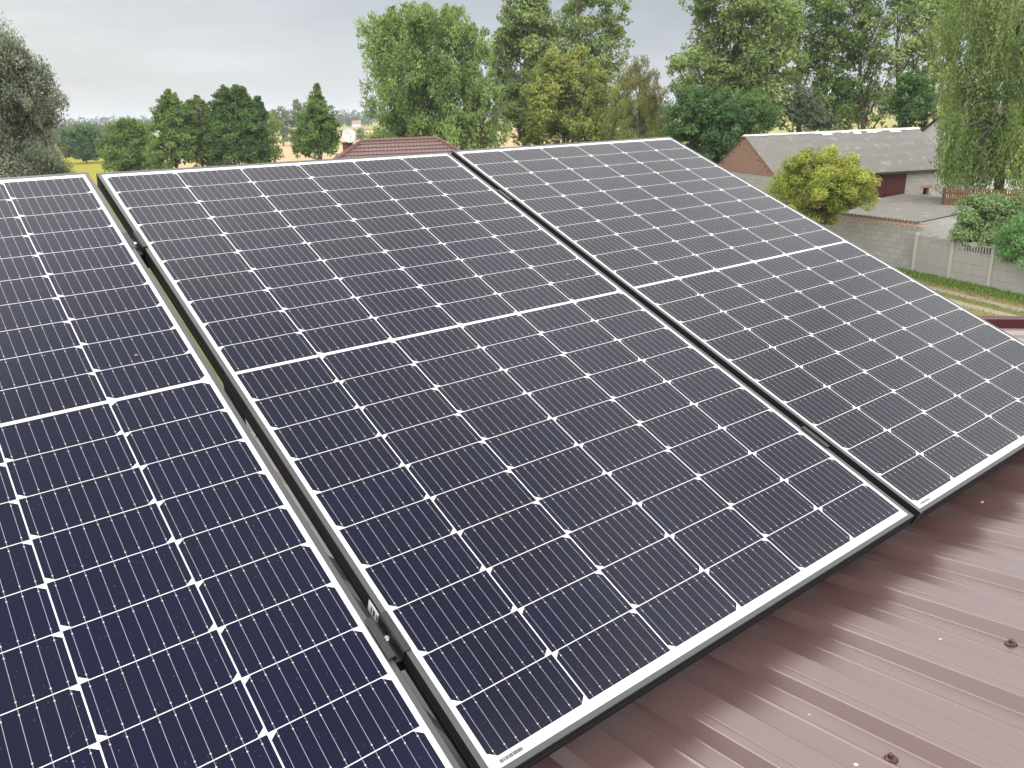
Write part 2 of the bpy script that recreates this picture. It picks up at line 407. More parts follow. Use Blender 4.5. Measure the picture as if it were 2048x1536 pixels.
M_CELL = mat_cells(); M_ROOF = mat_roof(); M_LEAF = mat_leaf('leaf', 0.42); M_GROUND = mat_ground()
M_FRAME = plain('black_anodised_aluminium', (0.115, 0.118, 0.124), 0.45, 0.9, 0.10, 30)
M_FRAME_SHADED = plain('shaded_anodised_frame_side', (0.012, 0.012, 0.014), 0.6, 0.0, 0.2, 20, spec=0.15)  # near-black copy of the lip's metal, side shade painted into its colour
M_CLAMP = plain('dark_anodised_clamp', (0.06, 0.061, 0.064), 0.45, 0.8, 0.15, 60)
M_STEEL = plain('bright_bolt_steel', (0.60, 0.59, 0.57), 0.3, 1.0, 0.1, 80)
M_RAIL = plain('black_rail', (0.03, 0.03, 0.032), 0.5, 0.5, 0.1, 20)
M_WHITELABEL = plain('white_sticker', (0.78, 0.78, 0.77), 0.5, 0.0, 0.03)
M_INK = plain('grey_print', (0.06, 0.06, 0.065), 0.6, 0.0, 0.25, 300)
M_PALEINK = plain('pale_grey_print', (0.16, 0.16, 0.165), 0.6, 0.0, 0.25, 300)
M_TRIM = plain('maroon_flashing', (0.070, 0.016, 0.018), 0.35, 0.0, 0.15, 3)
M_SCREW = plain('maroon_screw_head', (0.095, 0.045, 0.042), 0.38, 0.5, 0.2, 80)
M_RUBBER = plain('black_rubber_washer', (0.02, 0.018, 0.018), 0.7, 0.0)
M_BARK = plain('grey_brown_bark', (0.105, 0.085, 0.065), 0.9, 0.0, 0.45, 5, 0.6, 22, 0.1)
M_BARKPALE = plain('pale_bark', (0.34, 0.31, 0.26), 0.9, 0.0, 0.55, 3, 0.5, 22, 0.1)
M_BRICK = mat_blocks('red_brick', (0.27, 0.118, 0.075), (0.19, 0.080, 0.052), (0.27, 0.22, 0.18), 0.26, 0.078, 'y', (0.24, 0.155, 0.115), 0.014)
M_BRICKX = mat_blocks('orange_hollow_brick', (0.42, 0.17, 0.085), (0.34, 0.13, 0.07), (0.40, 0.37, 0.33), 0.34, 0.26, 'y', (0.30, 0.20, 0.14), 0.03)
M_BLOCK = mat_blocks('grey_block_wall', (0.33, 0.32, 0.30), (0.27, 0.262, 0.245), (0.22, 0.21, 0.195), 0.50, 0.25, 'x', (0.24, 0.225, 0.20), 0.014)
M_BLOCKY = mat_blocks('grey_block_gable', (0.36, 0.345, 0.315), (0.29, 0.28, 0.26), (0.22, 0.21, 0.195), 0.50, 0.25, 'y', (0.24, 0.225, 0.20), 0.014)
M_BLOCKPALE = mat_blocks('pale_limed_blocks', (0.38, 0.372, 0.355), (0.335, 0.33, 0.315), (0.28, 0.27, 0.255), 0.50, 0.25, 'x', (0.38, 0.365, 0.34), 0.010)
M_ASB = mat_asbestos('weathered_fibre_cement', (0.205, 0.198, 0.188), (0.30, 0.295, 0.28))
M_ASB2 = mat_asbestos('weathered_fibre_cement_low', (0.215, 0.205, 0.192), (0.30, 0.29, 0.275))
M_LIME = plain('white_ridge_mortar', (0.50, 0.495, 0.48), 0.9, 0.0, 0.2, 2.5, 0.3, 9)
M_DOOR = mat_planks('maroon_painted_planks', (0.085, 0.022, 0.021), (0.062, 0.018, 0.018), 0.13)
M_WOOD = mat_planks('brown_fence_wood', (0.15, 0.075, 0.035), (0.21, 0.115, 0.055), 0.075, 'x')
M_CONC = mat_concrete('cast_concrete_fence', (0.33, 0.318, 0.295), 0.6)
M_CONCPOST = mat_concrete('cast_concrete_post', (0.40, 0.385, 0.355), 0.35)
M_DARK = plain('unlit_interior', (0.012, 0.011, 0.010), 0.95, 0.0)
M_TILE = plain('brown_red_metal_tile', (0.105, 0.058, 0.053), 0.42, 0.0, 0.18, 2.0)
M_TILECAP = plain('brown_ridge_tile', (0.125, 0.055, 0.048), 0.45, 0.0, 0.2, 3.0)
M_PLASTER = plain('white_plaster', (0.50, 0.50, 0.485), 0.9, 0.0, 0.10, 0.7, 0.2, 20, 0.15)
M_DISH = plain('white_dish_enamel', (0.50, 0.50, 0.495), 0.4, 0.0, 0.04)
M_GALV = plain('galvanised_steel', (0.36, 0.36, 0.37), 0.45, 0.9, 0.15, 20)
M_GLASSDARK = plain('dark_window_glass', (0.03, 0.035, 0.04), 0.12, 0.0, 0.1)

# ------------------------------------------------------------------ ground and fields
N = 64
gv = [(0, 0, 0)] + [(5200 * math.cos(2 * math.pi * k / N), 5200 * math.sin(2 * math.pi * k / N), 0) for k in range(N)]
go = link_mesh('ground', gv, [(0, 1 + k, 1 + (k + 1) % N) for k in range(N)], M_GROUND); tag(go, kind='structure')
go['label'] = 'flat meadow ground of dry and green grass'


def field(name, pix, mat, z, label):
    pts = [at_height(px_, py_, 0.0) for px_, py_ in pix]
    o = link_mesh(name, [(p[0], p[1], z) for p in pts], [tuple(range(len(pts)))], mat)
    tag(o, label, None, None, 'structure'); return o
M_F1 = mat_field('flowering_yellow_field', (0.30, 0.265, 0.045), (0.215, 0.215, 0.055), 0.3)
M_F2 = mat_field('cut_stubble_field', (0.46, 0.35, 0.215), (0.39, 0.30, 0.18), 0.25)
M_F3 = mat_field('pale_green_crop', (0.27, 0.27, 0.10), (0.33, 0.29, 0.13), 0.3)
M_F4 = mat_field('ripe_yellow_crop', (0.33, 0.29, 0.13), (0.29, 0.27, 0.12), 0.25)
field('yellow_field', [(40, 372), (330, 372), (330, 309), (250, 305), (60, 311)], M_F1, 0.006, 'bright yellow-green field beside the grey willow')
field('stubble_field', [(330, 372), (1345, 330), (1345, 262), (1180, 248), (700, 262), (300, 290)], M_F2, 0.012, 'beige stubble field behind the garden trees')
field('far_pasture', [(60, 285), (700, 259), (1345, 246), (1345, 231), (600, 247), (60, 266)], M_F3, 0.024, 'pale green far pasture below the horizon woods')
field('ripe_field', [(1345, 300), (1960, 262), (1960, 207), (1345, 229)], M_F4, 0.018, 'ripe yellow field seen between the poplar trunks')

# the dirt track along the concrete fence
FP = np.array([37.03, 14.30]); FD = np.array([-0.330, -0.944]); FQ = np.array([-0.944, 0.330])   # fence point, run, towards the roof
tv = []
for i in range(41):
    s_ = -14 + i * 1.2
    for q in (-0.4, 8.0):
        tv.append((q, s_, 0.0))
to = link_mesh('dirt_track', tv, [(2 * i, 2 * i + 1, 2 * i + 3, 2 * i + 2) for i in range(40)], mat_track())
to.matrix_world = Matrix(((FQ[0], FD[0], 0, FP[0]), (FQ[1], FD[1], 0, FP[1]), (0, 0, 1, 0.03), (0, 0, 0, 1)))
tag(to, 'sandy dirt track with two worn ruts along the concrete fence', None, None, 'structure')

# ------------------------------------------------------------------ metal roof under the panels, with its building
RIB = np.array([math.cos(rad(85.4)) * math.cos(rad(10.57)), math.sin(rad(85.4)) * math.cos(rad(10.57)), -math.sin(rad(10.57))])
LAT = np.array([math.sin(rad(85.4)), -math.cos(rad(85.4)), 0.0])
NRM = np.cross(LAT, RIB)
TILT = math.atan2(0.3849, 0.9230)
PCEN = np.array([0.9473, 1.4312, -0.4418]) + EYE
frb = np.array([0.9473, 0.6455, -0.8074]) + EYE          # lower edge of the middle frame
ROOF_P0 = frb - NRM * 0.055
RT = Matrix(((LAT[0], RIB[0], NRM[0], ROOF_P0[0]), (LAT[1], RIB[1], NRM[1], ROOF_P0[1]), (LAT[2], RIB[2], NRM[2], ROOF_P0[2]), (0, 0, 0, 1)))
bldg = empty('roofed_outbuilding', (0, 0, 0))
tag(bldg, 'building under the maroon ribbed metal roof that carries the solar panels', 'building')
PER = 0.1756; A0 = 0.147
prof = [(0.0, 0.0), (0.016, 0.018), (0.0305, 0.018), (0.033, 0.0173), (0.0355, 0.018), (0.077, 0.018), (0.094, 0.0), (0.136, 0.0), (0.1396, 0.0020), (0.1432, 0.0)]
def soft(pr_):                                                    # round the folds a little
    out = []
    L = len(pr_); full = [(pr_[-1][0] - PER, pr_[-1][1])] + pr_ + [(PER, pr_[0][1])]
    for i in range(1, L + 1):
        p0, p1, p2 = map(np.array, (full[i - 1], full[i], full[i + 1]))
        r = min(0.0016, 0.4 * np.linalg.norm(p1 - p0), 0.4 * np.linalg.norm(p2 - p1))
        a = p1 + (p0 - p1) / np.linalg.norm(p0 - p1) * r; c = p1 + (p2 - p1) / np.linalg.norm(p2 - p1) * r
        out += [tuple(a), tuple(0.25 * a + 0.5 * p1 + 0.25 * c), tuple(c)]
    return out
sp = soft(prof)
x_lo, x_hi = -7.0, 3.24
k0 = int((x_lo - A0) / PER); k1 = int((x_hi - A0) / PER) - 0
us = [(A0 + k * PER + a, h) for k in range(k0, k1) for a, h in sp]
ROOF_HI = us[-1][0]; ROOF_LO = us[0][0]; R_BACK, R_FRONT = -2.2, 4.6
vv = np.array([(u_, r_, h_) for r_ in (R_BACK, -0.6, 1.0, 2.8, R_FRONT) for u_, h_ in us]); nu = len(us)
ff = np.array([(j * nu + i, j * nu + i + 1, (j + 1) * nu + i + 1, (j + 1) * nu + i) for j in range(4) for i in range(nu - 1)])
roof = link_mesh('roof', vv, ff, M_ROOF, bldg, smooth=True); roof.matrix_local = RT
wnm = roof.modifiers.new('normals', 'WEIGHTED_NORMAL'); wnm.mode = 'FACE_AREA'; wnm.weight = 90
# the slope on the other side of the ridge
NB = np.array([0, 0, 0.0])
back = MB()
yb = R_BACK
for (u0, u1) in ((ROOF_LO, ROOF_HI),):
    back.poly([(u0, yb, 0.004), (u1, yb, 0.004), (u1, yb - 4.4, -1.62), (u0, yb - 4.4, -1.62)])
bo = back.build('back_roof', M_ROOF, bldg); bo.matrix_local = RT
rc = MB(); rc.hexa([(ROOF_LO, yb - 0.16, -0.05), (ROOF_HI, yb - 0.16, -0.05), (ROOF_HI, yb + 0.16, 0.006), (ROOF_LO, yb + 0.16, 0.006),
                    (ROOF_LO, yb - 0.10, 0.03), (ROOF_HI, yb - 0.10, 0.03), (ROOF_HI, yb + 0.10, 0.045), (ROOF_LO, yb + 0.10, 0.045)])
rc.build('ridge_cap', M_TRIM, bldg).matrix_local = RT
# verge flashing on the right-hand edge: an upstand with a folded top
vt = MB()
vt.bbox(ROOF_HI + 0.000, ROOF_HI + 0.012, R_BACK + 0.2, R_FRONT, -0.12, 0.052, 0.002)
vt.bbox(ROOF_HI + 0.012, ROOF_HI + 0.10, R_BACK + 0.2, R_FRONT, 0.036, 0.050, 0.002)
vt.bbox(ROOF_HI + 0.10, ROOF_HI + 0.106, R_BACK + 0.2, R_FRONT, -0.13, 0.049, 0.002)
vt.build('verge_flashing', M_TRIM, bldg).matrix_local = RT
# gutter at the eave, walls below
gt = MB()
gpts = [(-0.065 * math.cos(a), -0.065 * math.sin(a)) for a in np.linspace(0, math.pi, 9)]
for (a, c) in zip(gpts[:-1], gpts[1:]):
    gt.poly([(ROOF_LO, R_FRONT + 0.06 + a[0], -0.02 + a[1]), (ROOF_HI, R_FRONT + 0.06 + a[0], -0.02 + a[1]), (ROOF_HI, R_FRONT + 0.06 + c[0], -0.02 + c[1]), (ROOF_LO, R_FRONT + 0.06 + c[0], -0.02 + c[1])])
gt.build('gutter', M_TRIM, bldg).matrix_local = RT
def roof_pt(u_, r_, h_=0.0): return ROOF_P0 + LAT * u_ + RIB * r_ + NRM * h_
wl = MB()
ca, cb_, cc, cd_ = [roof_pt(u_, r_, -0.06) for u_, r_ in ((ROOF_LO + 0.1, R_FRONT - 0.25), (ROOF_HI - 0.06, R_FRONT - 0.25), (ROOF_HI - 0.06, R_BACK), (ROOF_LO + 0.1, R_BACK))]
ce = ROOF_P0 + LAT * (ROOF_HI - 0.06) + RIB * (R_BACK - 4.1) + NRM * -1.62; cf = ROOF_P0 + LAT * (ROOF_LO + 0.1) + RIB * (R_BACK - 4.1) + NRM * -1.62
def drop(p, z=0.0): return (p[0], p[1], z)
wl.poly([drop(ca), drop(cb_), cb_, ca]); wl.poly([drop(cb_), drop(cc), cc, cb_]); wl.poly([drop(cd_), drop(ca), ca, cd_])
wl.poly([drop(cc), drop(ce), ce, cc]); wl.poly([drop(cf), drop(cd_), cd_, cf]); wl.poly([drop(ce), drop(cf), cf, ce])
wl.build('wall', M_PLASTER, bldg)
# sheet screws with washers, in the valleys
def make_screw():
    s_ = MB(); s_.lathe([(0.0080, 0.0012), (0.0078, 0.0022), (0.0062, 0.0032), (0.0052, 0.0034)], sides=24)
    s_.lathe([(0.0034, 0.003), (0.0034, 0.0078), (0.0028, 0.0084)], sides=6)
    o = s_.build('roof_screw', M_SCREW, roof)
    w_ = MB(); w_.lathe([(0.0088, -0.0003), (0.0088, 0.0010), (0.0080, 0.0013)], sides=24); ww = w_.build('rubber_washer', M_RUBBER, roof)
    return o, ww
sc0, wa0 = make_screw()
spots = [(0.314, -0.2534), (-0.0562, -0.2864)]
for r_ in (-0.27, -1.35, 2.9):
    for k in range(-5, 9):
        u_ = A0 + (1 + 2 * k) * PER - 0.016
        if r_ == -0.27 and k in (-1, 0): continue
        if u_ < ROOF_HI - 0.1: spots.append((u_, r_ + random.uniform(-0.015, 0.015)))
for i, (u_, rr) in enumerate(spots):
    if i == 0: a, c = sc0, wa0
    else:
        a = sc0.copy(); c = wa0.copy(); COL.objects.link(a); COL.objects.link(c); a.parent = roof; c.parent = roof
    a.location = (u_, rr, 0.0004); c.location = (u_, rr, 0.0004); a.rotation_euler = (0, 0, random.uniform(0, 1))

# ------------------------------------------------------------------ solar panels
PW, PL, LIP, PT = 0.5196, 0.8662, 0.0086, 0.035
def panel_matrix(c, r): return Matrix(((r[0][0], r[0][1], r[0][2], c[0]), (r[1][0], r[1][1], r[1][2], c[1] ), (r[2][0], r[2][1], r[2][2], c[2] + 8.0), (0, 0, 0, 1)))
POSE = {
    'mid': ((0.9473, 1.4312, -0.4418), [[0.99998, 0.00204, 0.0049], [0, 0.92297, -0.38486], [-0.00531, 0.38486, 0.92296]]),
    'right': ((2.0011, 1.4255, -0.4418), [[1, 0.00082, 0.00021], [-0.00068, 0.92306, -0.38466], [-0.00051, 0.38466, 0.92306]]),
    'left': ((-0.1108, 1.4337, -0.4415), [[0.99999, 0.00203, -0.00468], [-0.00369, 0.92077, -0.3901], [0.00352, 0.39011, 0.92076]]),
}
def make_frame(parent):
    c = 0.0009
    # cross-section from the outer bottom up, over the lip, down to the glass, plus the bottom flange inside
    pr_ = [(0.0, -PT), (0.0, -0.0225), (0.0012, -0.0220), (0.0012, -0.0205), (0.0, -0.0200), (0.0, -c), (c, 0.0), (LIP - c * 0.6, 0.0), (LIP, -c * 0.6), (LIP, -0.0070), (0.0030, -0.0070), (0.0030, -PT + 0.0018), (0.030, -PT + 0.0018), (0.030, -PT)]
    v_, f_, mi = [], [], []
    for (o_, z_) in pr_:
        v_ += [(-PW + o_, -PL + o_, z_), (PW - o_, -PL + o_, z_), (PW - o_, PL - o_, z_), (-PW + o_, PL - o_, z_)]
    n = len(pr_)
    for i in range(n):
        j = (i + 1) % n
        for k in range(4):
            k2 = (k + 1) % 4
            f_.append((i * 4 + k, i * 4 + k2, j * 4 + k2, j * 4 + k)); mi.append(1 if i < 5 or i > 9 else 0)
    return link_mesh('frame', v_, f_, None, parent, mats=[M_FRAME, M_FRAME_SHADED], midx=mi)
def bars(parent, name, x0, x1, y0, y1, n, z, mat, seed):
    r_ = random.Random(seed); b_ = MB(); x = x0
    while x < x1:
        wd = r_.choice((0.0010, 0.0016, 0.0024)); b_.poly([(x, y0, z), (min(x + wd, x1), y0, z), (min(x + wd, x1), y1, z), (x, y1, z)]); x += wd + r_.choice((0.0005, 0.0009))
    return b_.build(name, mat, parent)
def make_panel(key, label):
    root = empty('solar_panel'); root.matrix_world = panel_matrix(*POSE[key])
    tag(root, label, 'solar panel', 'row of solar panels on the metal roof')
    make_frame(root)
    l_ = MB(); i = LIP - 0.0004
    l_.box(-PW + i - 0.002, PW - i + 0.002, -PL + i - 0.002, PL - i + 0.002, -0.0062, -0.0016)
    lo_ = l_.build('cell_laminate', M_CELL, root); h_ = {'left': 0.66, 'mid': 0.46, 'right': 0.30}[key]; lo_.color = (h_, h_, h_, 1)
    cs = MB(); cs.box(-PW - 0.0006, -PW + 0.0012, -PL - 0.0006, -PL + 0.0010, -PT, -0.001); cs.build('corner_highlight', M_STEEL, root)  # bright strip added as a painted highlight along the frame corner
    return root
pm = make_panel('mid', 'solar panel in the middle of the row, barcode at its near corner')
pr_right = make_panel('right', 'paler solar panel at the right end of the row, below the barn')
pl_ = make_panel('left', 'bluest solar panel, cut off by the left edge of the photo, nearest the willow')
# printed serials under the glass edge and the sticker on the side of the frame
ZL = -0.0012
for root, sd in ((pm, 1), (pr_right, 2)):
    bars(root, 'serial_print', -0.494, -0.458, -0.8530, -0.8480, 20, ZL, M_PALEINK if root is pr_right else M_INK, sd)
    q = MB()
    for a in range(9):
        q.poly([(-0.488 + a * 0.0026, -0.8468, ZL), (-0.4865 + a * 0.0026, -0.8468, ZL), (-0.4865 + a * 0.0026, -0.8458, ZL), (-0.488 + a * 0.0026, -0.8458, ZL)])
    q.build('serial_number', M_PALEINK, root)
st = MB(); xs = -PW - 0.0007
st.hexa([(xs, -0.622, -0.030), (xs + 0.0006, -0.622, -0.030), (xs + 0.0006, -0.556, -0.030), (xs, -0.556, -0.030), (xs, -0.622, -0.008), (xs + 0.0006, -0.622, -0.008), (xs + 0.0006, -0.556, -0.008), (xs, -0.556, -0.008)])
sto = st.build('side_sticker', M_WHITELABEL, pm)
sb = MB()
for a in range(7):
    y0 = -0.617 + a * 0.0082; sb.poly([(xs - 0.0003, y0, -0.026), (xs - 0.0003, y0, -0.013), (xs - 0.0003, y0 + 0.003 + 0.002 * (a % 2), -0.013), (xs - 0.0003, y0 + 0.003 + 0.002 * (a % 2), -0.026)])
sb.build('sticker_print', M_INK, sto)

# clamps, rails and stands
PMAT = panel_matrix(*POSE['mid'])
def make_clamp(end=False):
    b_ = MB(); L = 0.035; g = 0.0085
    if end:
        b_.bbox(-0.0085, 0.004, -L, L, 0.0005, 0.0036, 0.0007); b_.box(0.0016, 0.0046, -L, L, -0.033, 0.0004); b_.box(0.0046, 0.024, -L, L, -0.035, -0.031)
        b_.bbox(0.0205, 0.024, -L, L, -0.031, -0.010, 0.0007)
    else:
        b_.bbox(-0.0175, -g + 0.0015, -L, L, -0.0006, 0.0016, 0.0006); b_.bbox(g - 0.0015, 0.0175, -L, L, -0.0006, 0.0016, 0.0006)
        b_.box(-g + 0.0005, -g + 0.003, -L, L, -0.020, -0.0007); b_.box(g - 0.003, g - 0.0005, -L, L, -0.020, -0.0007); b_.box(-g + 0.003, g - 0.003, -L, L, -0.021, -0.018)
    root = empty('panel_clamp'); b_.build('clamp_body', M_CLAMP, root)
    c = MB(); cx = 0.0125 if end else 0.0; z0 = -0.0308 if end else -0.0178
    c.lathe([(0.0052, z0), (0.0052, z0 + 0.0012), (0.0042, z0 + 0.0014)], (cx, 0, 0), 20); c.lathe([(0.0044, z0 + 0.0012), (0.0044, z0 + 0.0095), (0.0036, z0 + 0.0102)], (cx, 0, 0), 20)
    c.build('bolt', M_STEEL, root)
    return root
Y_UP, Y_LO = 0.545, -0.625
GL, GR = -0.5292, 0.5341
clamp_at = [(GL, 0.520, 0, 'panel clamp with shiny bolt high in the gap beside the left panel'),
            (GL, Y_LO, 0, 'panel clamp nearest the viewer, below the white frame sticker'),
            (GR, 0.548, 0, 'panel clamp high in the gap between the middle and right panels'),
            (GR, -0.618, 0, 'panel clamp low in the gap between the middle and right panels'),
            (1.0537 + PW, 0.565, 1, 'end clamp on the outer panel edge in front of the brick gable'),
            (1.0537 + PW, -0.60, 1, 'end clamp on the outer panel edge above the roof flashing')]
for (x, y, e, lb) in clamp_at:
    o = make_clamp(bool(e)); o.matrix_world = PMAT @ Matrix.Translation((x, y, 0.0015)) ; tag(o, lb, 'clamp', 'clamps holding the solar panels')
for y, lb in ((Y_UP, 'upper aluminium rail running under the solar panels'), (Y_LO, 'lower aluminium rail running under the solar panels')):
    r_ = MB(); r_.box(-1.60, 1.66, y - 0.019, y - 0.006, -0.078, -0.0365); r_.box(-1.60, 1.66, y + 0.006, y + 0.019, -0.078, -0.0365); r_.box(-1.60, 1.66, y - 0.006, y + 0.006, -0.078, -0.066)
    o = r_.build('mounting_rail', M_RAIL); o.matrix_world = PMAT; tag(o, lb, 'rail', 'rails under the solar panels')
def panel_pt(x, y, z): return np.array(PMAT @ Vector((x, y, z)))
def roof_under(p):        # roof valley point straight along the roof normal
    h = (p - ROOF_P0) @ NRM; return p - NRM * (h - 0.019)
for x, lb in ((-1.25, 'support triangle under the left solar panel'), (-0.30, 'support triangle under the middle panel, nearer its left side'), (0.62, 'support triangle under the joint of the middle and right panels'), (1.42, 'support triangle under the right panel, near its outer edge')):
    t_ = MB()
    a, c = panel_pt(x, -0.70, -0.10), panel_pt(x, 0.80, -0.10)
    t_.tube([a, c], 0.02, 4)
    fa, fc = roof_under(a) + NRM * 0.021, roof_under(c) + NRM * 0.021
    t_.tube([fa, fc], 0.02, 4); t_.tube([fc, c], 0.02, 4); t_.tube([fa, a], 0.02, 4)
    o = t_.build('support_triangle', M_RAIL); tag(o, lb, 'support', 'triangular supports under the solar panels')

# ------------------------------------------------------------------ corrugated sheets
def corrugated(u0, u1, edge0, edge1, period=0.177, amp=0.026, rows=2, samples=8, thick=0.008):
    """sheet whose waves run along +u; edge0(u), edge1(u) give the two ends; returns verts, faces in (u, s, h)"""
    n = int((u1 - u0) / period * samples); v_ = []
    for j in range(rows + 1):
        for i in range(n + 1):
            u_ = u0 + (u1 - u0) * i / n; a, c = edge0(u_), edge1(u_); tt = j / rows
            p = [a[k] * (1 - tt) + c[k] * tt for k in range(3)]
            v_.append((p[0], p[1], p[2] + amp * math.sin(2 * math.pi * u_ / period)))
    f_ = [(j * (n + 1) + i, j * (n + 1) + i + 1, (j + 1) * (n + 1) + i + 1, (j + 1) * (n + 1) + i) for j in range(rows) for i in range(n)]
    return v_, f_

# ------------------------------------------------------------------ brick barn
barn = empty('brick_barn', (49.05, 36.27, 0), rad(-24.62))
tag(barn, 'long barn with a red brick gable, grey corrugated roof and maroon plank door', 'barn')
BL, BW, ZR, SL = 14.1, 4.2, 5.94, 0.556
def roofz(s_): return ZR - SL * s_
v1, f1 = corrugated(-0.12, BL, lambda u: (u, 0.02, ZR), lambda u: (u, -4.72, roofz(4.72)), rows=4)
v2, f2 = corrugated(-0.12, BL, lambda u: (u, 4.72, roofz(4.72)), lambda u: (u, -0.02, ZR), rows=4)
bro = link_mesh('roof', v1 + v2, f1 + [tuple(i + len(v1) for i in q) for q in f2], M_ASB, barn, smooth=True)
rcap = MB(); r_ = random.Random(4)
xs_ = -0.16
while xs_ < BL:
    L = r_.uniform(0.25, 0.9); x1 = min(xs_ + L, BL); wdt = 0.13 + r_.uniform(0, 0.04)
    if xs_ > 4 and r_.random() < 0.5: wdt += r_.uniform(0.05, 0.30)
    h0 = 0.036
    rcap.hexa([(xs_, -wdt, roofz(wdt) + 0.020), (x1, -wdt - r_.uniform(-.04, .06), roofz(wdt) + 0.020), (x1, 0.24, roofz(0.24) + 0.02), (xs_, 0.24, roofz(0.24) + 0.02),
               (xs_, -wdt + 0.02, roofz(wdt) + h0 + 0.012), (x1, -wdt + 0.02, roofz(wdt) + h0 + 0.012), (x1, 0.02, ZR + 0.06), (xs_, 0.02, ZR + 0.06)])
    xs_ = x1
rcap.build('ridge_cap', M_LIME, bro)
wm = MB()      # long walls and far end, door opening left in the front wall
DX0, DX1, DZ = 7.10, 10.10, 3.06; WX0, WX1, WZ0, WZ1 = 11.68, 12.16, 1.55, 2.05
yf0, yf1 = -BW, -BW + 0.30; zt = roofz(BW) - 0.05
for (x0, x1, z0, z1) in ((0, DX0, 0, zt), (DX0, DX1, DZ, zt), (DX1, WX0, 0, zt), (WX0, WX1, 0, WZ0), (WX0, WX1, WZ1, zt), (WX1, BL - 0.1, 0, zt)):
    wm.box(x0, x1, yf0, yf1, z0, z1)
wm.box(0, BL - 0.1, BW - 0.30, BW, 0, zt); wm.box(BL - 0.4, BL - 0.1, -BW + 0.3, BW - 0.3, 0, zt)
wm.build('wall', M_BLOCK, barn)
gl_ = MB()     # lower gable of grey blocks, brick above
gl_.box(-0.004, 0.30, -BW + 0.301, BW - 0.301, 0, 3.35); gl_.build('gable_base', M_BLOCKY, barn)
gb = MB(); zz = 3.35; yy = BW + 0.02
gb.hexa([(-0.012, -yy, zz), (0.28, -yy, zz), (0.28, yy, zz), (-0.012, yy, zz), (-0.012, -yy, roofz(yy) - 0.03), (0.28, -yy, roofz(yy) - 0.03), (0.28, yy, roofz(yy) - 0.03), (-0.012, yy, roofz(yy) - 0.03)])
gb.v += [(-0.012, 0, ZR - 0.04), (0.28, 0, ZR - 0.04)]; n = len(gb.v)
gb.f += [(7, 4, n - 2), (5, 6, n - 1), (4, 5, n - 1, n - 2), (6, 7, n - 2, n - 1)]; gb.mi += [0] * 4
gb.build('brick_gable', M_BRICK, barn)
nt_ = MB(); r_ = random.Random(9)     # a few missing bricks along the rake, their recess shade painted as dark blocks
for k in range(9):
    y_ = -3.4 + k * 0.42 if k < 5 else 0.6 + (k - 5) * 0.8
    z_ = roofz(abs(y_)) - r_.uniform(0.28, 0.5); nt_ = MB(); nt_.box(-0.016, 0.1, y_, y_ + 0.16, z_, z_ + 0.09); nt_.build('hole_shade', M_DARK, barn)
dr = MB(); dr.box(DX0 + 0.02, (DX0 + DX1) / 2 - 0.008, yf0 - 0.05, yf0 + 0.02, 0.05, DZ + 0.04); dr.build('door', M_DOOR, barn)
d2 = MB(); d2.box((DX0 + DX1) / 2 + 0.008, DX1 + 0.05, yf0 - 0.05, yf0 + 0.02, 0.05, DZ + 0.03); d2.build('door', M_DOOR, barn)
for x0, x1 in ((DX0 + 0.06, (DX0 + DX1) / 2 - 0.05), ((DX0 + DX1) / 2 + 0.05, DX1)):
    for z_ in (0.5, 1.75):
        bt = MB(); bt.bbox(x0, x1, yf0 - 0.085, yf0 - 0.051, z_, z_ + 0.16, 0.006); bt.build('door_brace', M_DOOR, barn)
wb = MB(); wb.box(WX0 - 0.02, WX1 + 0.02, yf0 + 0.22, yf0 + 0.26, WZ0, WZ1); wb.build('window', M_DARK, barn)
lt_ = MB(); lt_.box(WX0 - 0.24, WX1 + 0.26, yf0 - 0.012, yf0 + 0.1, WZ1 - 0.02, WZ1 + 0.14); lt_.box(WX0 - 0.26, WX0 + 0.0, yf0 - 0.009, yf0 + 0.1, WZ0 - 0.02, WZ0 + 0.12); lt_.box(WX1 - 0.04, WX1 + 0.2, yf0 - 0.010, yf0 + 0.1, WZ0 - 0.02, WZ0 + 0.10)
lt_.build('window_lintel', plain('old_red_brick', (0.33, 0.125, 0.07), 0.9, 0, 0.3, 12), barn)
fb = MB(); fb.box(-0.05, BL - 0.05, -4.62, -4.58, roofz(4.62) - 0.17, roofz(4.62) - 0.03); fb.build('eave_board', plain('weathered_brown_board', (0.11, 0.06, 0.045), 0.85), barn)
nb = MB(); nb.box(12.95, 13.10, yf0 - 0.14, yf0 - 0.001, 2.78, 2.98); nb.build('wall_box', M_DARK, barn)

# ------------------------------------------------------------------ low shed in front of the barn
SA, SB, SC, SD = np.array([40.25, 24.48]), np.array([38.79, 18.42]), np.array([48.04, 18.28]), np.array([49.71, 24.86])
shed = empty('low_shed', (SB[0], SB[1], 0), 0.0)
tag(shed, 'low block shed with flat corrugated roof and orange bricks under its edge', 'shed')
def loc(p, z): return (p[0] - SB[0], p[1] - SB[1], z)
Lw = np.linalg.norm(SA - SB)
sv = []; nR, nS = 3, int(Lw / 0.21 * 8)
for j in range(nR + 1):
    for i in range(nS + 1):
        t_, s_ = i / nS, j / nR
        p = (SB * (1 - t_) + SA * t_) * (1 - s_) + (SC * (1 - t_) + SD * t_) * s_
        dd = -0.12 * (1 - s_)
        p = p + (SC - SB) / np.linalg.norm(SC - SB) * dd
        sv.append(loc(p, 2.43 + 0.03 * s_ + 0.034 * math.sin(2 * math.pi * t_ * Lw / 0.21)))
sf = [(j * (nS + 1) + i, j * (nS + 1) + i + 1, (j + 1) * (nS + 1) + i + 1, (j + 1) * (nS + 1) + i) for j in range(nR) for i in range(nS)]
link_mesh('roof', sv, sf, M_ASB2, shed, smooth=True)
ang = math.atan2(*(SA - SB)[::-1]); wdir = (SA - SB) / Lw
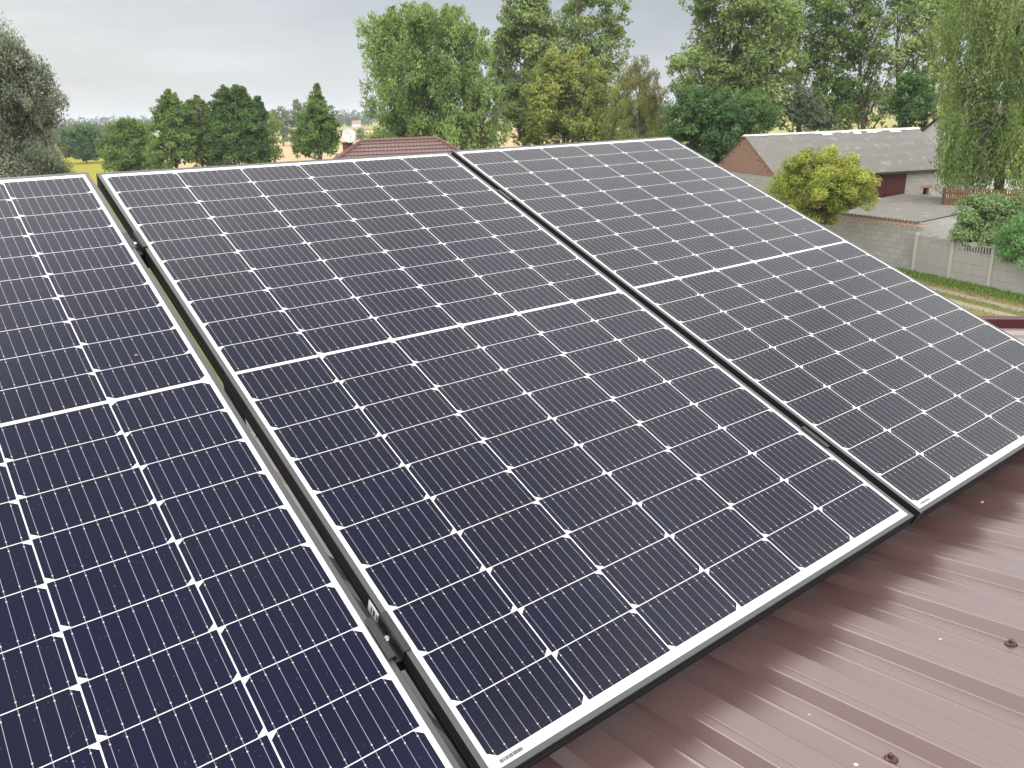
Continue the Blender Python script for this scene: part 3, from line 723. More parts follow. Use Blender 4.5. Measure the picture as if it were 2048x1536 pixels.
def wall_local(name, p, q, z0, z1, th, mat, inset=0.0):
    d = (q - p); L = np.linalg.norm(d); b_ = MB(); b_.box(0, L, 0, th, z0, z1)
    o = b_.build(name, mat, shed); o.location = loc(p, 0); o.rotation_euler = (0, 0, math.atan2(d[1], d[0])); return o
wall_local('front_wall', SA, SB, 0, 2.10, 0.25, M_BLOCK)
wall_local('brick_course', SA, SB, 2.103, 2.385, 0.24, mat_blocks('orange_brick_course', (0.45, 0.18, 0.09), (0.36, 0.14, 0.08), (0.42, 0.39, 0.35), 0.30, 0.16, 'x', (0.36, 0.30, 0.25), 0.05))
e2 = (SC - SB) / np.linalg.norm(SC - SB)
wall_local('side_wall', SB + e2 * 0.255, SC, 1.35, 2.37, 0.22, M_BLOCKPALE)
wall_local('side_wall_base', SB + e2 * 0.255 , SC, 0, 1.347, 0.235, M_BLOCK)
wall_local('back_wall', SC + e2 * -0.3, SD + e2 * -0.3, 0, 2.37, 0.22, M_BLOCK)
wall_local('far_wall', SD - e2 * 0.35, SA + e2 * 0.3, 0, 2.37, 0.22, M_BLOCK)

# ------------------------------------------------------------------ cast concrete fence
FY = lambda s_: FP + FD * s_
fang = math.atan2(FD[1], FD[0])
fence = empty('concrete_fence', (38.42, 18.28, 0), fang)
tag(fence, 'grey cast concrete fence with a slatted top, along the dirt track', 'fence')
BAY = 2.12
def make_bay(i):
    x0 = i * BAY + 0.07; x1 = (i + 1) * BAY - 0.07
    b_ = MB()
    for k in range(3): b_.bbox(x0, x1, -0.022 - 0.002 * (k % 2), 0.022, 0.04 + k * 0.47, 0.04 + (k + 1) * 0.47 - 0.018, 0.016)
    b_.build('fence_board', M_CONC, fence)
    c = MB(); z0, z1 = 1.45, 1.86
    c.bbox(x0, x1, -0.022, 0.022, z0, z0 + 0.06, 0.004)
    n = 14; xm = (x0 + x1) / 2
    for k in range(n):
        xc = x0 + 0.05 + (x1 - x0 - 0.1) * k / (n - 1)
        c.box(xc - 0.030, xc + 0.030, -0.019, 0.019, z0 + 0.061, z1 - 0.051)
    m_ = 40; top = []
    for k in range(m_ + 1):      # wavy top rail with a shell-like boss in the middle
        x = x0 + (x1 - x0) * k / m_; d = abs(x - xm)
        h = z1 + 0.022 * abs(math.sin((x - x0) / (x1 - x0) * math.pi * 6)) + (0.10 * math.cos(d / 0.2 * math.pi / 2) if d < 0.2 else 0)
        lo_ = z1 - 0.05 - (0.12 * math.cos(d / 0.2 * math.pi / 2) if d < 0.2 else 0)
        top.append((x, h, lo_))
    for (xa, ha, la), (xb, hb, lb2) in zip(top[:-1], top[1:]):
        c.hexa([(xa, -0.024, la), (xb, -0.024, lb2), (xb, 0.024, lb2), (xa, 0.024, la), (xa, -0.024, ha), (xb, -0.024, hb), (xb, 0.024, hb), (xa, 0.024, ha)])
    c.build('slatted_panel', M_CONC, fence)
for i in range(7): make_bay(i)
for i in range(8):
    p = MB(); x = i * BAY; p.bbox(x - 0.068, x + 0.068, -0.065, 0.065, 0, 1.97, 0.02); p.build('fence_post', M_CONCPOST, fence)

# ------------------------------------------------------------------ tile-roofed house with dish
ra, rb_ = at_range(723, 283, 48), at_range(872, 276, 48.2)
zr = 0.5 * (ra[2] + rb_[2]); hd = (rb_ - ra)[:2]; RL = np.linalg.norm(hd); hang = math.atan2(hd[1], hd[0])
house = empty('tiled_house', (ra[0], ra[1], 0), hang)
tag(house, 'house with a hipped brown-red tile roof, seen just over the panel edge', 'house')
HS, SPAN = 0.62, 4.6; ze = zr - HS * SPAN
def tile_plane(parent, origin, along, down, length_at, smax, name, mat):
    """tile grid: waves along 'along', a step for each course"""
    o = np.array(origin, float); a = np.array(along, float); d = np.array(down, float); nn = np.cross(a, d); nn /= np.linalg.norm(nn)
    if nn[2] < 0: nn = -nn
    v_, f_ = [], []; course, per = 0.35, 0.21; ns = int(smax / course)
    for c in range(ns):
        for (sa, sb_, ha, hb) in ((c * course, (c + 1) * course, 0.0, 0.035), ((c + 1) * course, (c + 1) * course + 0.002, 0.035, 0.0)):
            l0, l1 = length_at((sa + sb_) / 2); n = max(2, int((l1 - l0) / per * 6)); b0 = len(v_)
            for s_, h_ in ((sa, ha), (sb_, hb)):
                for i in range(n + 1):
                    u_ = l0 + (l1 - l0) * i / n; wv = 0.028 * abs(math.sin(math.pi * u_ / per)) ** 0.7
                    v_.append(tuple(o + a * u_ + d * s_ + nn * (h_ + wv)))
            f_ += [(b0 + i, b0 + i + 1, b0 + n + 2 + i, b0 + n + 1 + i) for i in range(n)]
    return link_mesh(name, v_, f_, mat, parent)
SLEN = SPAN * math.sqrt(1 + HS * HS); ds = 1 / math.sqrt(1 + HS * HS)
tile_plane(house, (0, 0, zr), (1, 0, 0), (0, -ds, -HS * ds), lambda s_: (-s_ * ds, RL + s_ * ds), SLEN, 'roof', M_TILE)
tile_plane(house, (0, 0, zr), (1, 0, 0), (0, ds, -HS * ds), lambda s_: (-s_ * ds, RL + s_ * ds), SLEN, 'roof', M_TILE)
tile_plane(house, (0, 0, zr), (0, 1, 0), (-ds, 0, -HS * ds), lambda s_: (-s_ * ds, s_ * ds), SLEN, 'roof', M_TILE)
tile_plane(house, (RL, 0, zr), (0, 1, 0), (ds, 0, -HS * ds), lambda s_: (-s_ * ds, s_ * ds), SLEN, 'roof', M_TILE)
cap = MB()
def cap_run(p, q, n):
    p = np.array(p, float); q = np.array(q, float)
    for i in range(n):
        a = p + (q - p) * i / n; c = p + (q - p) * (i + 1) / n - (q - p) / n * -0.03
        cap.tube([a, c], [0.085, 0.105], 10)
cap_run((0, 0, zr + 0.03), (RL, 0, zr + 0.03), 18)
for sx, x0 in ((-1, 0), (1, RL)):
    for sy in (-1, 1): cap_run((x0, 0, zr + 0.03), (x0 + sx * SPAN, sy * SPAN, ze + 0.05), 20)
cap.build('ridge_tiles', M_TILECAP, house)
hw_ = MB(); hw_.box(-SPAN + 0.5, RL + SPAN - 0.5, -SPAN + 0.5, SPAN - 0.5, 0, ze + 0.2); hw_.build('wall', M_PLASTER, house)
for x in (-2.4, 1.2, 4.6):
    q = MB(); q.box(x, x + 1.2, -SPAN + 0.47, -SPAN + 0.52, 1.0, 2.3); fo = q.build('window', M_PLASTER, house)
    q = MB(); q.box(x + 0.07, x + 1.13, -SPAN + 0.455, -SPAN + 0.468, 1.07, 2.23); q.build('pane', M_GLASSDARK, fo)
# chimney just left of the hip, dish on it
cp = at_range(696, 300, 48.6); ct = at_range(697, 285, 48.6)
ca_, sa_ = math.cos(-hang), math.sin(-hang); dx, dy = cp[0] - ra[0], cp[1] - ra[1]
lx, ly = dx * ca_ - dy * sa_, dx * sa_ + dy * ca_
ch = MB(); ch.box(lx - 0.28, lx + 0.28, ly - 0.25, ly + 0.25, ze + 0.6, ct[2] - 0.06); ch.bbox(lx - 0.33, lx + 0.33, ly - 0.30, ly + 0.30, ct[2] - 0.06, ct[2] + 0.03, 0.02)
ch.build('chimney', mat_blocks('dark_red_chimney_brick', (0.20, 0.07, 0.05), (0.15, 0.055, 0.045), (0.14, 0.10, 0.085), 0.26, 0.078, 'x', (0.14, 0.07, 0.055), 0.01), house)
dc = at_range(697, 271.5, 48.0)
dish = empty('satellite_dish', tuple(dc)); tag(dish, 'white satellite dish on the brick chimney of the tiled house', 'satellite dish')
to_cam = Vector((EYE - dc)); to_cam.z = 0; to_cam.normalize()
fwd = (to_cam + Vector((0, 0, 0.30)) + Vector((to_cam.y, -to_cam.x, 0)) * -0.30).normalized()
dish.rotation_euler = fwd.to_track_quat('Z', 'Y').to_euler()
db = MB(); rr_, zz_ = 0.40, 0.075
prof_d = [(0.02, 0.0)] + [(rr_ * k / 8, zz_ * (k / 8) ** 2) for k in range(1, 9)] + [(rr_ + 0.008, zz_ + 0.002), (rr_ + 0.008, zz_ - 0.012)] + [(rr_ * k / 8, zz_ * (k / 8) ** 2 - 0.012) for k in range(7, 0, -1)]
db.lathe(prof_d, sides=36); db.poly([(0.02 * math.cos(a), 0.02 * math.sin(a), 0.0) for a in np.linspace(0, 2 * math.pi, 12, endpoint=False)])
bow = db.build('reflector', M_DISH, dish, smooth=True); bow.scale = (0.93, 1.0, 1.0)
pt = MB()
for a in range(9): pt.poly([(-0.15 + a * 0.034, 0.118, 0.0095 + 0.0), (-0.128 + a * 0.034, 0.118, 0.0095), (-0.128 + a * 0.034, 0.150, 0.0142), (-0.15 + a * 0.034, 0.150, 0.0142)])
pt.v = [(x, y, 0.003 + zz_ * (x * x + y * y) / rr_ ** 2) for x, y, z in pt.v]
pt.build('dish_lettering', M_PALEINK, dish)
ar = MB(); ar.tube([(0, -rr_, 0.05), (0, -0.30, 0.22), (0, -0.10, 0.36)], 0.013, 8); ar.build('feed_arm', M_GALV, dish)
ln = MB(); ln.tube([(0, -0.10, 0.36), (0, -0.06, 0.30)], [0.035, 0.030], 12); ln.tube([(0, -0.13, 0.42), (0, -0.09, 0.355)], [0.025, 0.03], 12); ln.build('receiver_head', M_GALV, dish)
mt_ = MB(); mt_.tube([(0, 0, -0.02), (0, -0.05, -0.12), (0.0, -0.30, -0.20)], 0.02, 8); mt_.build('mount_pole', M_GALV, dish)


# ------------------------------------------------------------------ white house behind the birch
wa_ = at_range(1906, 214, 74)
wh = empty('white_house', (wa_[0], wa_[1], 0), rad(-24.6)); tag(wh, 'white plastered house with a dark roof edge, half hidden by the weeping birch', 'house')
WZ = wa_[2]; ws = 0.62; whw = 4.6
b_ = MB()
b_.hexa([(0.02, -whw, 0), (10, -whw, 0), (10, whw, 0), (0.02, whw, 0), (0.02, -whw, WZ - ws * whw), (10, -whw, WZ - ws * whw), (10, whw, WZ - ws * whw), (0.02, whw, WZ - ws * whw)])
b_.v += [(0.02, 0, WZ - 0.03), (10, 0, WZ - 0.03)]; n = len(b_.v); b_.f += [(7, 4, n - 2), (5, 6, n - 1)]; b_.mi += [0, 0]
b_.build('wall', M_PLASTER, wh)
b_ = MB()
for sy in (-1, 1):
    y0, y1 = 0, sy * (whw + 0.4); z0, z1 = WZ + 0.02, WZ - ws * (whw + 0.4) + 0.02
    b_.hexa([(-0.15, y0, z0), (10.2, y0, z0), (10.2, y1, z1), (-0.15, y1, z1), (-0.15, y0, z0 + 0.12), (10.2, y0, z0 + 0.12), (10.2, y1, z1 + 0.12), (-0.15, y1, z1 + 0.12)])
b_.build('roof', plain('dark_brown_roof', (0.075, 0.04, 0.034), 0.6), wh)

# ------------------------------------------------------------------ wooden picket fence under the birch
pa, pb_ = at_range(1884, 398, 50), at_range(2075, 398, 49.5)
pd = (pb_ - pa)[:2]; PLN = np.linalg.norm(pd)
pf = empty('picket_fence', (pa[0], pa[1], 0), math.atan2(pd[1], pd[0])); tag(pf, 'brown wooden picket fence in front of the weeping birch trunk', 'fence')
ptop = at_range(1930, 377, 50)[2]
b_ = MB(); nP = int(PLN / 0.105)
for k in range(nP):
    x = 0.1 + k * 0.105; h = ptop + random.uniform(-0.03, 0.03)
    b_.box(x, x + 0.062, -0.012, 0.012, ptop - 1.35, h)
b_.build('pickets', M_WOOD, pf)
for z_ in (ptop - 0.3, ptop - 1.05):
    r_ = MB(); r_.box(0, PLN, 0.013, 0.055, z_, z_ + 0.09); r_.build('rail', M_WOOD, pf)
for k in range(4):
    r_ = MB(); x = 0.02 + k * (PLN - 0.1) / 3; r_.bbox(x - 0.06, x + 0.06, 0.056, 0.17, 0, ptop + 0.06, 0.02); r_.build('post', M_BARK, pf)

# ------------------------------------------------------------------ trees
def leaf_mesh(C, Ld, Nn, L, Wd, cols):
    Ld = Ld / (np.linalg.norm(Ld, axis=1, keepdims=True) + 1e-9)
    side = np.cross(Ld, Nn); side /= (np.linalg.norm(side, axis=1, keepdims=True) + 1e-9)
    n = len(C); V = np.empty((n, 4, 3), np.float32)
    V[:, 0] = C + Ld * (L * 0.5)[:, None]; V[:, 2] = C - Ld * (L * 0.5)[:, None]
    off = Ld * (L * 0.08)[:, None]
    V[:, 1] = C + side * (Wd * 0.5)[:, None] - off; V[:, 3] = C - side * (Wd * 0.5)[:, None] - off
    F = np.arange(n * 4, dtype=np.int32).reshape(n, 4)
    return V.reshape(-1, 3), F, np.repeat(cols, 4, axis=0)


def unit(n):
    v = RNG.normal(size=(n, 3)); return v / np.linalg.norm(v, axis=1, keepdims=True)


def tree(name, label, D, lobes, base_px, leaf=0.30, dens=1.0, pal=((0.07, 0.12, 0.03), (0.10, 0.15, 0.04)), droop=0.0, group=None,
         bark=None, trunk_r=None, ragged=0.45, depth=0.6, aspect=0.5, limbs=True, stems=1, spikes=0, root_D=None, cat='tree', clump=0.30, base_z=0.0):
    """crown from measured lobes (photo px: x, y, radius) set out at their real distance D and given depth"""
    k = D / FPX
    ax = at_range(base_px, 300, root_D or D); root_xy = ax[:2]
    fw = root_xy / np.linalg.norm(root_xy)
    root = empty(name, (root_xy[0], root_xy[1], base_z)); tag(root, label, cat, group)
    n_main = len(lobes)
    if spikes:
        tops = sorted(lobes, key=lambda l: l[1] - l[2])[:spikes]
        for l in tops:
            for _ in range(3):
                a_ = RNG.uniform(-0.9, 0.9); hgt_ = l[2] * RNG.uniform(0.75, 1.25); sx_ = l[0] + l[2] * a_; sy_ = l[1] - hgt_ * math.cos(a_)
                lobes = lobes + [(sx_, sy_ + 5, l[2] * 0.28 + 1), (sx_, sy_ - 1, l[2] * 0.18 + 0.8), (sx_ + RNG.uniform(-1, 1), sy_ - 6, l[2] * 0.10 + 0.7)]
    xs = [l[0] for l in lobes]; half = max(max(xs) - min(xs), 60) * 0.5 * k
    O = np.array([root_xy[0], root_xy[1], base_z])
    Cs, Ls, Ns, Le, Wi, Co, cents = [], [], [], [], [], [], []
    pal = np.array(pal) * 1.6; dens = dens * 1.15
    for i, lb in enumerate(lobes):
        x, y, r = lb[:3]; rm = r * k
        rm *= 1.06
        dz = RNG.uniform(-1, 1) * half * depth * 0.8 if len(lobes) > 3 else RNG.uniform(-0.2, 0.2) * half
        c0 = at_range(x, y, D); c = c0 + np.array([fw[0], fw[1], 0]) * dz
        cents.append((c, rm))
        ncl = max(6, int(9 * dens * (rm / (clump * rm + 0.25)) ** 2 * 0.55))
        d = unit(ncl); d[:, 2] = np.where(d[:, 2] < -0.55, -d[:, 2], d[:, 2])
        rr = rm * RNG.uniform(0.42, 1.0 + ragged * 0.35, ncl) ** 0.8
        cc = c + d * rr[:, None] * np.array([1, 1, 1.05])
        cr = (clump * rm + 0.18) * RNG.uniform(0.55, 1.25, ncl)
        per = np.maximum(8, (cr / leaf) ** 2 * 16 * dens).astype(int)
        base_c = pal[RNG.integers(0, len(pal), ncl)] * RNG.uniform(0.78, 1.22, (ncl, 1))
        if len(lb) > 3: base_c = base_c * 0.35 + np.array(lb[3]) * 0.65 * RNG.uniform(0.85, 1.15, (ncl, 1))
        for j in range(ncl):
            n = per[j]; q = unit(n) * (RNG.uniform(0.15, 1.0, n) ** 0.5)[:, None] * cr[j]
            q[:, 2] *= 0.8
            P = cc[j] + q
            out = q / (np.linalg.norm(q, axis=1, keepdims=True) + 1e-6) * 0.6 + d[j] * 0.6 + unit(n) * 0.55 + np.array([0, 0, 0.6])
            ld = unit(n) + np.array([0, 0, -0.35 - droop])
            if droop:
                s_ = RNG.uniform(0, 1, n); P[:, 2] -= s_ * droop * cr[j] * 1.6
                sk = 1 - 0.45 * s_; P[:, :2] = cc[j][:2] + (P[:, :2] - cc[j][:2]) * sk[:, None]
            Cs.append(P); Ls.append(ld); Ns.append(out)
            l_ = leaf * RNG.uniform(0.65, 1.35, n); Le.append(l_); Wi.append(l_ * aspect * RNG.uniform(0.8, 1.2, n))
            Co.append(base_c[j] * RNG.uniform(0.72, 1.28, (n, 1)) * (1 + RNG.normal(0, 0.05, (n, 3))))
    V, F, CC = leaf_mesh(np.concatenate(Cs) - O, np.concatenate(Ls), np.concatenate(Ns), np.concatenate(Le), np.concatenate(Wi), np.clip(np.concatenate(Co), 0.004, 0.9))
    link_mesh('crown', V, F, M_LEAF, root, cols=CC)
    top = max(c[2] + r for c, r in cents); H_ = top - base_z
    tr = trunk_r or H_ * 0.016 + 0.03
    b = MB(); low = min(c[2] - r for c, r in cents)
    cen = np.mean([c for c, r in cents], axis=0)
    for s_ in range(stems):
        off = np.array([RNG.uniform(-0.5, 0.5), RNG.uniform(-0.5, 0.5), 0]) * (0 if stems == 1 else 1.2)
        tp = max(cents, key=lambda e_: e_[0][2])[0] if stems == 1 else cents[RNG.integers(len(cents))][0]
        path = []; m_ = 9
        for i in range(m_):
            t_ = i / (m_ - 1); p = (O + off) * (1 - t_) + (np.array([tp[0], tp[1], tp[2] * 0.97])) * t_
            bend = math.sin(t_ * math.pi) * 0.02 * H_; p = p + np.array([math.sin(i * 1.7 + s_) * bend, math.cos(i * 1.3 + s_) * bend, 0]) * 0.6
            path.append(p - O)
        rad_ = [tr * (1.25 if i == 0 else 1.0) * (1 - 0.93 * i / (m_ - 1)) + 0.012 for i in range(m_)]
        b.tube(path, rad_, 8)
        if limbs and s_ == 0:
            for (c, r) in cents[:n_main]:
                t0 = np.clip((c[2] - base_z - r * 0.9) / H_, 0.18, 0.8); i0 = t0 * (m_ - 1); ia = int(i0); fr = i0 - ia
                st_ = path[ia] * (1 - fr) + path[min(ia + 1, m_ - 1)] * fr; en = c - O + np.array([0, 0, r * 0.35])
                md = st_ * 0.5 + en * 0.5 + np.array([0, 0, -0.12 * np.linalg.norm(en - st_)])
                r0 = max(0.02, rad_[ia] * 0.55)
                b.tube([st_, st_ * .45 + md * .55 + unit(1)[0] * 0.04 * H_ * 0.3, md, md * .4 + en * .6, en], [r0, r0 * .8, r0 * .62, r0 * .4, 0.012], 6, cap=False)
                for _ in range(4):
                    e3 = c - O + unit(1)[0] * r * 0.85; b.tube([md * .6 + en * .4, (md * .3 + en * .7 + e3) * 0.5 + unit(1)[0] * 0.05 * r, e3], [r0 * .35, r0 * .22, 0.008], 5, cap=False)
    b.build('trunk', bark or M_BARK, root, smooth=True)
    return root


def weeper(name, label, D, anchors, base_px, pal, leaf=0.16, base_z=0.0, trunk_r=0.22, trunk_top=None, bark=None, dens=1.0):
    """hanging crown: anchors (px x, y, spread px, hang px) drop leafy strands"""
    k = D / FPX; ax = at_range(base_px, 300, D)[:2]; fw = ax / np.linalg.norm(ax); rt = np.array([fw[1], -fw[0]])
    root = empty(name, (ax[0], ax[1], base_z)); tag(root, label, 'tree'); O = np.array([ax[0], ax[1], base_z])
    Cs, Ls, Ns, Co = [], [], [], []; pal = np.array(pal) * 1.55; b = MB()
    sub = []
    for (x, y, sp_, hang) in anchors:
        for _ in range(3): sub.append((x + RNG.normal(0, sp_ * 0.42) + 8, y + RNG.normal(0, sp_ * 0.55), sp_ * RNG.uniform(0.32, 0.6), hang * RNG.uniform(0.35, 0.85)))
    anchors = sub
    path = []
    tx, ty = trunk_top
    tp = at_range(tx, ty, D); m_ = 10
    for i in range(m_):
        t_ = i / (m_ - 1); p = O * (1 - t_) + tp * t_ + np.array([math.sin(i * 1.1), math.cos(i * 0.9), 0]) * 0.10 * math.sin(t_ * math.pi); path.append(p - O)
    rad_ = [trunk_r * (1.2 if i == 0 else 1) * (1 - 0.9 * i / (m_ - 1)) + 0.015 for i in range(m_)]; b.tube(path, rad_, 10)
    for (x, y, sp_, hang) in anchors:
        half = sp_ * k; c = at_range(x, y, D) + np.append(fw, 0) * RNG.uniform(-2.6, 2.6)
        i0 = np.clip((c[2] - base_z + 1.0) / (tp[2] - base_z), 0.42, 0.95) * (m_ - 1); ia = int(i0); st_ = path[ia]
        en = c - O; md = (st_ + en) / 2 + np.array([0, 0, 0.5])
        b.tube([st_, st_ * .4 + md * .6, md, md * .35 + en * .65, en], [rad_[ia] * .5, rad_[ia] * .4, rad_[ia] * .3, rad_[ia] * .2, 0.01], 6, cap=False)
        ns = int(46 * dens * (half / 0.9) ** 1.3) + 8
        tone = pal[RNG.integers(len(pal))] * RNG.uniform(0.68, 1.38); tone = tone * np.array([0.93, 1.0, 1.25])
        for _ in range(ns):
            o_ = np.append(rt * RNG.normal(0, half * 0.5) + fw * RNG.normal(0, half * 0.5), RNG.normal(0.0, half * 0.35))
            st2 = c + o_; Lh = hang * k * RNG.uniform(0.35, 1.1); n = max(6, int(Lh / 0.055))
            t_ = np.linspace(0, 1, n); drift = np.append(RNG.normal(0, 0.26, 2), 0)
            P = st2 + np.outer(t_ * Lh, (0, 0, -1)) + np.outer(np.sin(t_ * 2.4), drift) + RNG.normal(0, 0.075, (n, 3))
            Cs.append(P); Ls.append(np.tile((0, 0, -1.0), (n, 1)) + RNG.normal(0, 0.35, (n, 3))); Ns.append(unit(n) + np.array([-fw[0], -fw[1], 0.4]) * 0.5)
            Co.append(np.tile((tone * 0.7 + pal[RNG.integers(len(pal))] * 0.3) * RNG.uniform(0.8, 1.2), (n, 1)) * RNG.uniform(0.75, 1.25, (n, 1)))
    C = np.concatenate(Cs); n = len(C); l_ = leaf * RNG.uniform(0.7, 1.4, n)
    V, F, CC = leaf_mesh(C - O, np.concatenate(Ls), np.concatenate(Ns), l_, l_ * 0.42, np.clip(np.concatenate(Co), 0.004, 0.9))
    link_mesh('crown', V, F, M_LEAF, root, cols=CC); b.build('trunk', bark or M_BARKPALE, root, smooth=True)
    return root


# palettes (leaf albedo)
GREY = ((0.130, 0.145, 0.108), (0.170, 0.182, 0.138), (0.105, 0.120, 0.088))
MIDG = ((0.095, 0.150, 0.040), (0.125, 0.180, 0.052), (0.075, 0.124, 0.036))
WILL = ((0.140, 0.200, 0.062), (0.175, 0.235, 0.078), (0.110, 0.165, 0.054))
POPL = ((0.145, 0.195, 0.066), (0.180, 0.225, 0.082), (0.120, 0.168, 0.058))
DARK = ((0.048, 0.095, 0.034), (0.062, 0.118, 0.040), (0.040, 0.080, 0.030))
OLIV = ((0.180, 0.205, 0.055), (0.205, 0.222, 0.060), (0.145, 0.180, 0.050))
GOLD = ((0.230, 0.195, 0.080), (0.190, 0.180, 0.065), (0.260, 0.210, 0.100))
LIME = ((0.215, 0.250, 0.050), (0.265, 0.285, 0.062), (0.170, 0.215, 0.046), (0.240, 0.240, 0.060))
YELG = ((0.150, 0.195, 0.050), (0.180, 0.215, 0.060))
SAGE = ((0.105, 0.135, 0.075), (0.115, 0.150, 0.088), (0.080, 0.110, 0.062))

# left side
tree('grey_willow', 'tall grey-green willow at the left edge of the photo', 45,
     [(10, 135, 46), (-40, 120, 70), (40, 165, 45), (60, 210, 42), (20, 215, 55, (0.20, 0.13, 0.075)), (-40, 220, 80), (75, 262, 38), (30, 280, 55), (-30, 310, 80), (80, 315, 40), (45, 340, 48), (88, 350, 32), (-110, 200, 90)],
     -10, leaf=0.15, pal=GREY, droop=0.5, dens=1.1, group=None, aspect=0.32, clump=0.26)
tree('hedge_bush', 'round dark bush standing alone in the yellow field', 222, [(150, 284, 20), (168, 282, 23), (186, 286, 20), (196, 292, 14), (142, 292, 14), (150, 303, 16), (168, 306, 16), (186, 304, 16), (140, 306, 10), (160, 310, 10), (178, 310, 10), (196, 306, 10)], 168, leaf=0.55, pal=DARK, dens=1.0, cat='bush', trunk_r=0.2)
tree('garden_tree', 'bushy green tree at the corner of the yellow field, left of the tall group', 128,
     [(252, 262, 17), (240, 282, 24), (268, 280, 26), (225, 305, 24), (255, 308, 30), (288, 306, 25), (232, 330, 26), (270, 334, 30), (300, 330, 22)], 258, leaf=0.36, pal=((0.085, 0.130, 0.036), (0.10, 0.15, 0.04)), dens=1.0, spikes=6)
tree('garden_tree', 'pointed green tree at the left end of the tall group', 112,
     [(336, 195, 7), (345, 203, 8), (330, 212, 11), (346, 218, 14), (328, 236, 18), (348, 240, 20), (335, 255, 24), (362, 240, 22), (345, 280, 34), (330, 305, 26), (370, 300, 32), (350, 325, 34)], 345, leaf=0.34, pal=MIDG, group='tall group of garden trees', spikes=5, clump=0.20, ragged=0.7, dens=0.9)
tree('garden_tree', 'olive-tinged tree second from the left in the tall group', 114,
     [(392, 207, 7), (398, 216, 9), (378, 215, 7), (374, 228, 11), (408, 226, 10), (392, 236, 18), (412, 262, 26), (385, 270, 28), (400, 300, 34), (420, 320, 28)], 398, leaf=0.34, pal=((0.105, 0.125, 0.045), (0.12, 0.14, 0.05), (0.085, 0.11, 0.04)), group='tall group of garden trees', spikes=5, clump=0.20, ragged=0.7, dens=0.9)
tree('garden_tree', 'tallest and darkest broad tree of the tall group', 110,
     [(443, 188, 8), (436, 200, 9), (452, 200, 12), (471, 186, 8), (482, 190, 9), (476, 203, 14), (496, 206, 10), (430, 216, 12), (455, 220, 20), (486, 222, 20), (440, 250, 28), (470, 255, 32), (500, 250, 24), (450, 290, 34), (490, 290, 32), (515, 280, 18), (465, 322, 36), (510, 315, 26)], 470, leaf=0.34, pal=((0.060, 0.108, 0.034), (0.075, 0.125, 0.038)), group='tall group of garden trees', spikes=5, clump=0.20, ragged=0.6, dens=1.0)
tree('garden_tree', 'small dark tree at the right end of the tall group, thin topped', 112,
     [(514, 208, 7), (508, 218, 9), (519, 222, 9), (516, 240, 16), (522, 268, 18), (512, 296, 24), (522, 318, 20)], 515, leaf=0.32, pal=DARK, group='tall group of garden trees', spikes=5, clump=0.20, ragged=0.7, dens=0.9)
tree('sapling', 'slender yellow-green sapling right of the tall group', 116,
     [(541, 232, 9), (545, 250, 14), (546, 272, 17), (543, 295, 16), (552, 310, 12)], 546, leaf=0.28, pal=YELG, dens=0.8, trunk_r=0.1)
for i, (x, lbs, lab) in enumerate((
    (568, [(563, 222, 7), (565, 238, 11), (568, 258, 14), (570, 278, 12)], 'thin grey-green far tree just right of the sapling'),
    (596, [(594, 214, 10), (600, 228, 13), (588, 238, 13), (598, 256, 17), (596, 276, 14)], 'wide grey-green far tree left of the spire-shaped tree'),
    (545, [(548, 228, 6), (551, 240, 8), (550, 256, 8)], 'faint far tree behind the yellow-green sapling'))):
    tree('far_tree', lab, 290, lbs, x, leaf=0.75, pal=SAGE, dens=0.8, limbs=False, trunk_r=0.25)
tree('spire_tree', 'spire-shaped green tree left of the satellite dish', 106,
     [(633, 183, 7), (634, 200, 12), (636, 220, 18), (622, 235, 17), (648, 240, 20), (630, 262, 28), (655, 268, 20), (615, 288, 24), (648, 295, 26), (608, 305, 18), (660, 292, 14)], 634, leaf=0.32, pal=((0.078, 0.132, 0.036), (0.120, 0.180, 0.048)), ragged=0.8, spikes=6, clump=0.20)
tree('field_shrub', 'lone small shrub in the stubble right of the satellite dish', 262, [(722, 262, 6), (722, 270, 8), (719, 278, 7), (727, 277, 7)], 722, leaf=0.5, pal=SAGE, dens=0.8, cat='shrub', limbs=False, trunk_r=0.1)

# middle
tree('willow_tree', 'big round bright green willow behind the tiled house', 85,
     [(760, 75, 36), (800, 60, 38), (845, 52, 30), (905, 55, 32), (870, 80, 44), (940, 88, 34), (772, 120, 42), (830, 110, 50), (900, 120, 46), (958, 128, 30), (765, 165, 34), (815, 165, 50), (880, 175, 52), (935, 170, 40),
      (790, 215, 46), (850, 225, 50), (915, 215, 48), (965, 200, 32), (775, 262, 40), (830, 272, 48), (895, 270, 50), (955, 255, 42), (990, 265, 26), (800, 310, 46), (870, 320, 46), (930, 310, 44), (975, 300, 26), (752, 290, 22)],
     868, leaf=0.34, pal=WILL, droop=0.55, dens=0.85, spikes=9, ragged=0.55, aspect=0.38)
tree('poplar', 'tall leafy poplar rising out of the top of the photo, right of the big willow', 100,
     [(1050, 15, 36), (1035, 50, 34), (1075, 45, 34), (1060, 85, 44), (1015, 95, 28), (1090, 85, 28), (1000, 128, 22), (1040, 130, 40), (1080, 130, 40), (1010, 165, 26), (1050, 175, 40), (1022, 205, 30), (1060, 220, 36), (1030, 250, 34), (1055, 270, 28), (1050, -25, 34)],
     1048, leaf=0.36, pal=POPL, group='poplars along the field', spikes=9, ragged=0.6, dens=0.9)
